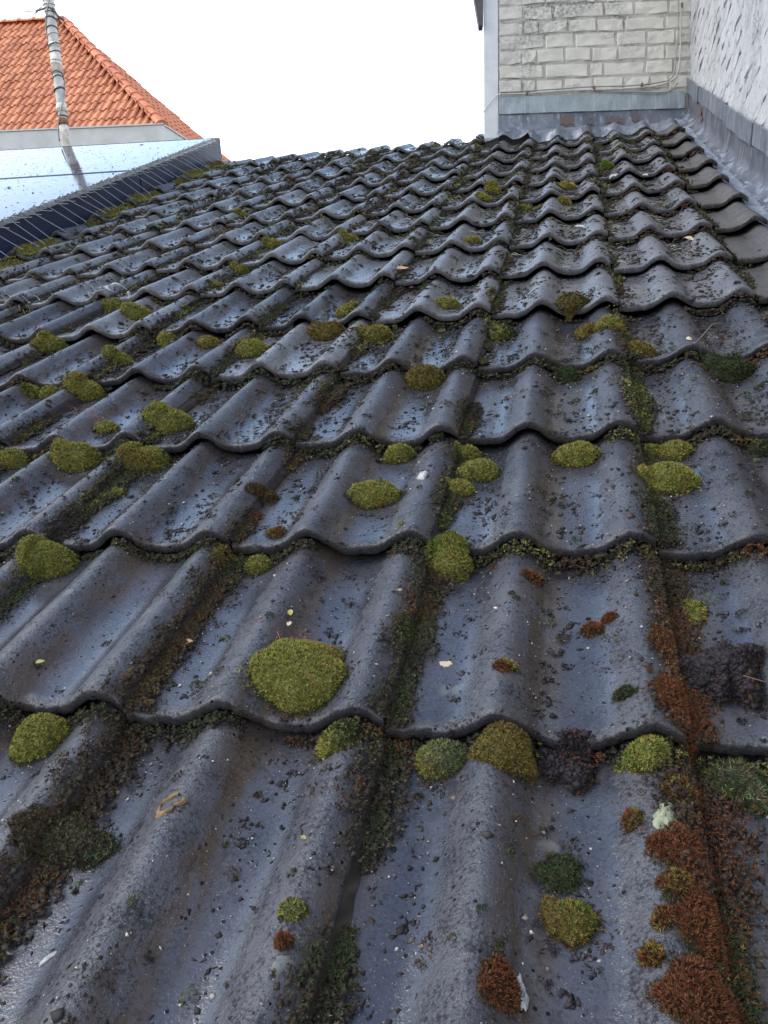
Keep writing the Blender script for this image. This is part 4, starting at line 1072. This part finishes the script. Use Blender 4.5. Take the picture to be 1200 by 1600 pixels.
# 2. along the side laps
soil_p, leaf_p = [], []
for row in range(-2, 14):
    for j in range(-7, 3):
        us_ = 0.3 * j + 0.184
        if us_ < -1.75 or (row == 13 and us_ > -0.1): continue
        # how overgrown this lap is: strong ones as seen on the roof
        a = {(-1, -1): 1.0, (-1, 0): 0.95, (-1, 1): 0.75, (0, -1): 1.0, (0, 0): 0.95, (0, 1): 0.8, (1, -1): 1.25, (1, 0): 1.15, (1, 1): 0.8, (1, 2): 0.9, (1, 3): 0.8, (-2, 1): 0.8,
             (-2, 2): 0.75, (-1, 2): 0.7, (-3, 2): 0.7, (-2, 0): 0.8, (0, 2): 0.8, (1, 4): 0.6, (2, 3): 0.5}.get((j, row), r.uniform(0.5, 0.9))
        n = int(2600 * G * 3.4 * a) if row <= 2 else int(800 * a) if row < 5 else int(200 * a)
        v = row * G + r.uniform(0, G, n)
        nz = soft_noise(np.c_[v, v * 0 + j], 26, 500 + row * 13 + j) + a * 0.9 - 0.35 + 0.3 * (j == 0 and row <= 0)
        k = nz > 0; v = v[k]; nz = nz[k].clip(0, 1.3); n = len(v)
        if n < 4: continue
        u = us_ + r.normal(size=n) * (0.004 + 0.010 * nz * a) + 0.004
        w = np.maximum(Hs(u, v), Hs(np.full(n, us_ + 0.01), v)) + r.uniform(0, 1, n) * (0.003 + 0.009 * nz)
        s = 0.0028 + 0.0007 * max(0, row)
        hs_ = r.uniform(size=n) < 0.5
        soil_p.append(blobs(np.c_[u, v, w - 0.002][hs_], s * np.ones(n)[hs_] * 0.95, 0.7, jitcol((0.042, 0.032, 0.026), int(hs_.sum()), r), 700 + row * 11 + j))
        P = np.c_[u, v, w + 0.002]; Nn = np.c_[0.35 + r.normal(size=n) * 0.4, r.normal(size=n) * 0.4 - 0.1, np.ones(n)]; Nn /= np.linalg.norm(Nn, axis=1, keepdims=True)
        seed = 900 + row * 17 + j
        if j == 1 and row <= 0: cc = pal_cols(P, 'nrodrk', seed, 34)
        elif j == -1 and row <= 1: cc = pal_cols(P, 'nkrodn', seed, 40)
        elif j == 0 and row <= 0: cc = pal_cols(P, 'dnksdr', seed, 40)
        else: cc = pal_cols(P, 'dnkgnd', seed, 26)
        leaf_p.append(leaves(P, Nn, np.full(n, leaf_size(row * G) * 1.05), cc, seed + 1, 5))
# a bead of silt wedged under every side lap
for row in range(-2, 14):
    for j in range(-7, 3):
        if 0.3 * j + 0.184 < -1.75 or (row == 13 and j >= -1): continue
        vv = np.linspace(row * G + 0.003, (row + 1) * G + 0.001, 30); ul = 0.3 * j + 0.176
        wd = 0.006 + 0.005 * soft_noise(np.c_[vv, vv * 0 + j], 30, 640 + row) + 0.003 * soft_noise(np.c_[vv, vv * 0 + j], 110, 641 + row)
        wt = float(prof(0.176)) - STEP * (vv - row * G) / G
        V = np.stack([np.c_[vv * 0 + ul, vv, wt - 0.006], np.c_[vv * 0 + ul + 0.005, vv, wt - 0.008 + 0.002 * np.sin(vv * 190)], np.c_[ul + 0.005 + np.maximum(wd, 0.002), vv, -AMP - STEP * (vv - row * G) / G - 0.0004 + 0 * vv]], 1).reshape(-1, 3)
        F = np.array([q for i in range(29) for k in range(2) for q in ((i * 3 + k, i * 3 + k + 1, i * 3 + k + 4), (i * 3 + k, i * 3 + k + 4, i * 3 + k + 3))])
        soil_p.append((V, F, jitcol((0.030, 0.024, 0.020), len(V), r)))
# soil-rooted green strip at the foot of the solar panels
n = 7000; v = r.uniform(1.9, 4.75, n); nz = soft_noise(np.c_[v, v * 0], 9, 4) + 0.35
k = nz > 0; v = v[k]; nz = nz[k]; n = len(v)
u = -1.80 + r.uniform(0, 1, n) * (0.07 + 0.06 * nz.clip(0, 1)); w = Hs(u, v) + 0.004 + 0.014 * nz.clip(0, 1) * r.uniform(size=n)
P = np.c_[u, v, w]; Nn = np.c_[r.normal(size=(n, 2)) * 0.4, np.ones(n)]; Nn /= np.linalg.norm(Nn, axis=1, keepdims=True)
strip_leaf = leaves(P, Nn, np.full(n, 0.0085), pal_cols(P, 'ygony', 41, 9), 42, 5)
stuff('panel_foot_moss', [strip_leaf], M['moss'], 'yellow-green moss strip growing along the foot of the navy panel side', 'moss')
stuff('seam_moss', leaf_p, M['moss'], 'dark and rusty moss growing along the side laps between tile columns', 'moss')
stuff('seam_soil', soil_p, M['moss'], 'dark soil caught in the side laps between tile columns', 'soil')

# 3. crumbs of dirt and broken moss, washed into the troughs and sticking to the rolls
n = 90000
v = -0.75 + 5.45 * r.uniform(size=n) ** 1.15; u = r.uniform(-1.8, 0.93, n)
k = ~((u > -0.05) & (v > 4.45)); u, v = u[k], v[k]
x = u - 0.3 * np.floor((u + 0.12) / 0.3)
tr = np.clip((-prof(u) / AMP - 0.35) / 0.5, 0, 1)
cl = soft_noise(np.c_[u, v], 17, 9) + 0.7 * soft_noise(np.c_[u, v * 0.6], 48, 10)
pb = 0.15 + 0.55 * tr + 0.50 * cl
pb = pb * np.where((x > 0.07) & (x < 0.16) | (x < -0.03), 1.15, 0.75) * np.where(u > 0.8, 0.12, 1)
pb = pb * np.where(v > 2.2, 0.68, np.where(v > 1.2, 0.95, 0.85))
k = r.uniform(size=len(u)) < pb; u, v = u[k], v[k]; n = len(u)
s = (0.0009 + r.gamma(1.6, 0.00085, n)) * (1 + 0.52 * np.clip(v, 0, 3.0)); s = np.minimum(s, 0.0028 + 0.0021 * np.clip(v, 0, 3.4))
cb = np.where((r.uniform(size=n) < 0.18)[:, None], jitcol((0.065, 0.048, 0.038), n, r), jitcol((0.026, 0.023, 0.022), n, r))
stuff('dirt_crumbs', [blobs(np.c_[u, v, Hs(u, v) + s * 0.15], s, 0.40, cb, 21, 0.5)], M['moss'], 'dark wet crumbs of dirt and moss scattered over the tiles and their troughs', 'debris')
n = 700; u = -1.87 - 2.2 * r.uniform(size=n) ** 1.3; v = r.uniform(2.1, 4.9, n); s = 0.0012 + r.gamma(1.4, 0.0008, n)
stuff('panel_dirt', [blobs(np.c_[u, v, 0.10 + 0.03 * (-1.84 - u) + 0.0005], s, 0.5, jitcol((0.03, 0.028, 0.026), n, r), 26, 0.5)], M['debris'], 'dark specks of dirt and drops on the solar panels', 'dirt')
# wrinkled flakes of dead moss lying in the near troughs
n = 6000; u = r.uniform(-0.7, 0.75, n); v = r.uniform(-0.4, 1.8, n)
tr = np.clip((-prof(u) / AMP - 0.45) / 0.4, 0, 1); cl = soft_noise(np.c_[u, v], 24, 19) + 0.5 * soft_noise(np.c_[u, v], 60, 20)
k = r.uniform(size=n) < (0.05 + 0.35 * tr) * (cl > 0.1) + 0.02; u, v = u[k], v[k]; n0 = len(u)
rep = 15; u = np.repeat(u, rep) + r.normal(size=n0 * rep) * 0.0046; v = np.repeat(v, rep) + r.normal(size=n0 * rep) * 0.0036
n = len(u); s = r.uniform(0.0008, 0.0022, n); cb = np.where((r.uniform(size=n) < 0.3)[:, None], jitcol((0.060, 0.048, 0.046), n, r), jitcol((0.024, 0.020, 0.021), n, r))
stuff('moss_flakes', [blobs(np.c_[u, v, Hs(u, v) + s * 0.35], s, 0.55, cb, 23, 0.6)], M['moss'], 'wrinkled dead moss flakes lying in the wet near troughs', 'debris')
# pale sand grains
n = 9000; u = r.uniform(-0.7, 0.8, n); v = r.uniform(-0.45, 1.3, n); s = 0.0004 + r.gamma(1.5, 0.00032, n)
cb = np.where((r.uniform(size=n) < 0.5)[:, None], jitcol((0.30, 0.28, 0.25), n, r), jitcol((0.18, 0.14, 0.11), n, r))
stuff('sand_grains', [blobs(np.c_[u, v, Hs(u, v) + s * 0.3], s, 0.8, cb, 25)], M['debris'], 'tiny pale sand grains sprinkled over the nearest tiles', 'sand')
# small loose moss tufts between the named ones
n = 1100; u = r.uniform(-1.7, 0.78, n); v = -0.4 + 4.9 * r.uniform(size=n) ** 2.0
k = ~((u > -0.05) & (v > 4.4)); u, v = u[k], v[k]; x = u - 0.3 * np.floor((u + 0.12) / 0.3)
parts = []
for i in range(len(u)):
    rr = (0.0025 + r.gamma(1.6, 0.0019)) * (1 + 0.5 * max(0, v[i])); m_n = int(18 + 10 * r.uniform())
    a = r.uniform(0, 6.28, m_n); q = np.sqrt(r.uniform(size=m_n)) * rr
    uu, vv = u[i] + q * np.cos(a), v[i] + q * np.sin(a) * 1.2
    P = np.c_[uu, vv, Hs(uu, vv) + 0.4 * rr * (1 - (q / rr) ** 2)]; Nn = np.c_[q / rr * np.cos(a) * 0.8, q / rr * np.sin(a) * 0.8, np.ones(m_n)] ; Nn /= np.linalg.norm(Nn, axis=1, keepdims=True)
    parts.append(leaves(P, Nn, np.full(m_n, leaf_size(v[i])), pal_cols(P, ['kdn', 'dnk', 'nrd', 'sdk', 'nk', 'kd', 'dgn', 'nkd'][int(r.integers(8))], 2000 + i, 60), 3000 + i, 5))
stuff('moss_specks', parts, M['moss'], 'countless tiny moss tufts dotted between the larger cushions', 'moss')
# dry pale fibres lying across the rolls of the far rows
n = 9000; v = 1.7 + 3.0 * r.uniform(size=n); u = r.uniform(-1.7, 0.75, n); x = (u + 0.075) % 0.15 - 0.075
cl = soft_noise(np.c_[u, v], 6, 61)
k = (cl > 0.1) & (x > 0.0) & (x < 0.06) & ~((u > -0.05) & (v > 4.3)); u, v = u[k], v[k]; n = len(u)
du = r.uniform(0.012, 0.032, n); dv = -r.uniform(0.004, 0.03, n); wd = 0.0016
A_ = np.c_[u, v, Hs(u, v) + 0.003]; B_ = np.c_[u + du, v + dv, Hs(u + du, v + dv) + 0.003]; Mi = (A_ + B_) / 2 + [0, 0, 0.004]
V = np.stack([A_ - [0, wd, 0], A_ + [0, wd, 0], Mi + [0, wd, 0], Mi - [0, wd, 0], B_ + [0, wd, 0], B_ - [0, wd, 0]], 1).reshape(-1, 3)
F = (np.array([[0, 1, 2], [0, 2, 3], [3, 2, 4], [3, 4, 5]])[None] + (np.arange(n) * 6)[:, None, None]).reshape(-1, 3)
cb = np.repeat(np.where((r.uniform(size=n) < 0.5)[:, None], jitcol((0.26, 0.255, 0.21), n, r), jitcol((0.17, 0.17, 0.13), n, r)), 6, 0)
stuff('dry_fibres', [(V, F, cb)], M['moss'], 'pale dry moss fibres combed down over the rolls of the far rows', 'moss')

# ------------------------------------------------------------------ single small things lying on the tiles
def patch(name, u, v, ru, rv, mat, lab, cat, thick=0.0012, ring=0.0, seed=1, rot=0.0, gap=0.0):
    """a thin lumpy crust following the tile; ring > 0 leaves the middle open"""
    rr = np.random.default_rng(seed); na, nr = 40, 5; ph = rr.uniform(0, 6.28, 6); V = []; F = []
    for i in range(na):
        a = 2 * math.pi * i / na
        o_ = 1 + 0.16 * math.sin(2 * a + ph[0]) + 0.12 * math.sin(3 * a + ph[1]) + 0.09 * math.sin(7 * a + ph[2]) + 0.06 * math.sin(11 * a + ph[3])
        i_ = ring * (1 + 0.15 * math.sin(3 * a + ph[4]) + 0.12 * math.sin(5 * a + ph[5]))
        for k in range(nr):
            f = k / (nr - 1); q = (i_ + (o_ - i_) * f)
            x, y = q * ru * math.cos(a), q * rv * math.sin(a)
            uu, vv = u + x * math.cos(rot) - y * math.sin(rot), v + x * math.sin(rot) + y * math.cos(rot)
            hgt = thick * (math.sin(math.pi * min(max(f, 0.0), 1)) if ring > 0 else math.cos(math.pi / 2 * f)) * (1 + 0.06 * rr.normal())
            V.append((uu, vv, float(Hs(uu, vv)) + 0.0008 + 0.0006 * (0 < k < nr - 1 or (ring == 0 and k == 0)) - 0.0018 * (k == nr - 1 or (k == 0 and ring > 0)) + max(hgt, 0)))
    for i in range(na):
        if gap and i < gap * na: continue
        for k in range(nr - 1):
            a, b = i * nr + k, ((i + 1) % na) * nr + k
            F.append((a, a + 1, b + 1, b))
    if ring == 0:
        F.append(tuple(i * nr for i in range(na)))
    V = np.array(V); c = np.array([u, v, float(Hs(u, v))])
    o = link(name, np_mesh(name, V - c, faces=F, material=mat, smooth=True)); o.matrix_world = MR @ Matrix.Translation(Vector(c)); tag(o, lab, cat); return o
patch('lichen_ring', -0.009, -0.124, 0.015, 0.013, M['lichen_orange'], 'orange lichen ring, open on one side, on a foreground crest', 'lichen', 0.0004, 0.70, 3, 0.4, 0.12)
patch('pale_lichen', 0.451, -0.095, 0.0125, 0.015, M['lichen_pale'], 'pale round lichen cushion beside the rust-red moss at the lower right', 'lichen', 0.007, 0, 4)
patch('bird_dropping', -0.055, -0.278, 0.0035, 0.008, M['white_stuff'], 'chalky white streak on the tile at the lower left', 'bird dropping', 0.0008, 0, 5, -0.6)
patch('bird_dropping', 0.334, -0.262, 0.0042, 0.012, M['white_stuff'], 'chalky white streak beside the round rust-red tuft in the foreground', 'bird dropping', 0.001, 0, 6, 0.1)
patch('white_lichen', 0.140, 0.533, 0.010, 0.014, M['white_stuff'], 'white lichen spot on a crest between two moss cushions in the centre', 'lichen', 0.003, 0, 7)
patch('lichen_ring', -1.033, 1.793, 0.035, 0.045, M['white_stuff'], 'pale lichen ring on a roll in the upper left rows', 'lichen', 0.002, 0.7, 8)
patch('lichen_ring', -0.44, 1.459, 0.03, 0.04, M['grey_lichen'], 'grey-white lichen ring above the low oval cushion, left of centre', 'lichen', 0.002, 0.6, 9)
patch('grey_lichen', 0.154, -0.275, 0.010, 0.010, M['grey_lichen'], 'round grey lichen disc near the bottom edge, below the grey-green tuft', 'lichen', 0.0008, 0, 10)
patch('cream_lichen', 0.229, 0.111, 0.008, 0.008, M['stone'], 'small cream lichen dot in the trough behind the grey-green bushy cushion', 'lichen', 0.001, 0, 12)
patch('white_scrap', 0.60, 1.065, 0.005, 0.009, M['stone'], 'small pale scrap on a crest right of the brown and green clump', 'scrap', 0.001, 0, 13, 0.3)

def leaf(u, v, size, mat, lab, cat, seed, lift=0.002):
    rr = np.random.default_rng(seed); V = []; F = []; a0 = rr.uniform(0, 6.28)
    for i in range(7):
        f = i / 6; wdt = size * 0.32 * math.sin(math.pi * min(f * 0.95 + 0.03, 1)) ** 0.8; cu = size * 0.12 * math.sin(f * 3 + rr.uniform())
        for s in (-1, 0, 1):
            V.append((size * (f - 0.5), s * wdt, cu + abs(s) * size * 0.10))
    for i in range(6):
        for k in range(2): F.append((i * 3 + k, (i + 1) * 3 + k, (i + 1) * 3 + k + 1, i * 3 + k + 1))
    b = len(V); V += [(x, y, z - 0.0006) for x, y, z in V]; F += [tuple(b + i for i in f[::-1]) for f in F]
    o = link('dead_leaf', np_mesh('dead_leaf', np.array(V), faces=F, material=mat, smooth=True))
    o.matrix_world = MR @ Matrix.Translation((u, v, float(Hs(u, v)) + lift)) @ Matrix.Rotation(a0, 4, 'Z'); tag(o, lab, cat); return o
leaf(-0.12, 1.80, 0.055, M['brown_leaf'], 'curled orange-brown dead leaf on a tile edge, upper centre of the roof', 'leaf', 1, 0.012)
leaf(-0.127, -0.159, 0.007, M['yellow_leaf'], 'tiny bright yellow leaf in the dark moss seam at the lower left', 'leaf', 2, 0.012)
leaf(-0.252, 0.052, 0.011, M['yellow_leaf'], 'yellow-green leaf scrap on top of the orange tinted clump at the left', 'leaf', 3, 0.022)
leaf(0.134, -0.15, 0.006, M['yellow_leaf'], 'tiny yellow-green leaf on the crest right of the foreground trough', 'leaf', 4)
leaf(0.025, 0.176, 0.011, M['yellow_leaf'], 'pale yellow leaf scrap standing just above the largest moss cushion', 'leaf', 5, 0.006)
leaf(-0.10, 0.13, 0.014, M['brown_leaf'], 'pale brown leaf scrap in the trough left of the largest moss cushion', 'leaf', 6, 0.004)
leaf(0.54, 3.02, 0.05, M['white_stuff'], 'pale curled scrap, left of two caught in debris near the white wall', 'scrap', 7, 0.03)
leaf(0.64, 2.86, 0.045, M['white_stuff'], 'whitish scrap, right of two caught in debris near the white wall', 'scrap', 8, 0.03)
leaf(0.71, 2.02, 0.035, M['stone'], 'cream shard lying on the last dark tile column near the end tiles', 'scrap', 9, 0.006)
leaf(0.40, 2.20, 0.045, M['white_stuff'], 'pale scrap lying on a tile edge below the bright yellow-olive cushions', 'scrap', 10, 0.01)
leaf(0.03, 0.154, 0.010, M['stone'], 'small cream chip at the top rim of the largest moss cushion', 'scrap', 12, 0.008)
def twig(pts, rad, lab, mat='twig', nm='twig'):
    m_ = MB(); m_.tube([(u, v, float(Hs(u, v)) + h) for u, v, h in pts], rad, 5); o = m_.build(nm, M[mat], smooth=True); o.matrix_world = MR; tag(o, lab, 'twig')
twig([(0.115, 0.585, 0.002), (0.13, 0.615, 0.006), (0.155, 0.635, 0.004), (0.165, 0.665, 0.003)], 0.0008, 'thin pale stalk bent beside the small round green cushion in the centre')
twig([(0.605, 1.02, 0.03), (0.64, 1.06, 0.05), (0.66, 1.08, 0.055)], 0.001, 'dry twig lying over the ragged dark moss mound at the right')
twig([(0.52, 0.085, 0.022), (0.54, 0.08, 0.026), (0.56, 0.07, 0.020)], 0.0005, 'short reddish twig on the dark purplish mound')
# red fruiting stalks on two cushions
for (u, v, lab, k, h0) in ((0.045, 0.125, 'thin red stalks rising behind the largest moss cushion', 16, 0.012), (-0.555, 0.785, 'thin red stalks on the small round cushion at the left', 12, 0.016)):
    m_ = MB()
    for i in range(k):
        a, b = u + r.normal() * 0.018, v + r.normal() * 0.008; z = float(Hs(a, b)) + h0 * 0.3; L_ = r.uniform(0.010, 0.020)
        m_.tube([(a, b, z), (a + r.normal() * .003, b + r.normal() * .003, z + L_ * 0.6), (a + r.normal() * .006 - 0.004, b + r.normal() * .006, z + L_)], [0.00035, 0.0003, 0.0006], 4)
    o = m_.build('moss_stalks', M['stalk']); o.matrix_world = MR; tag(o, lab, 'moss stalks', kind='stuff')
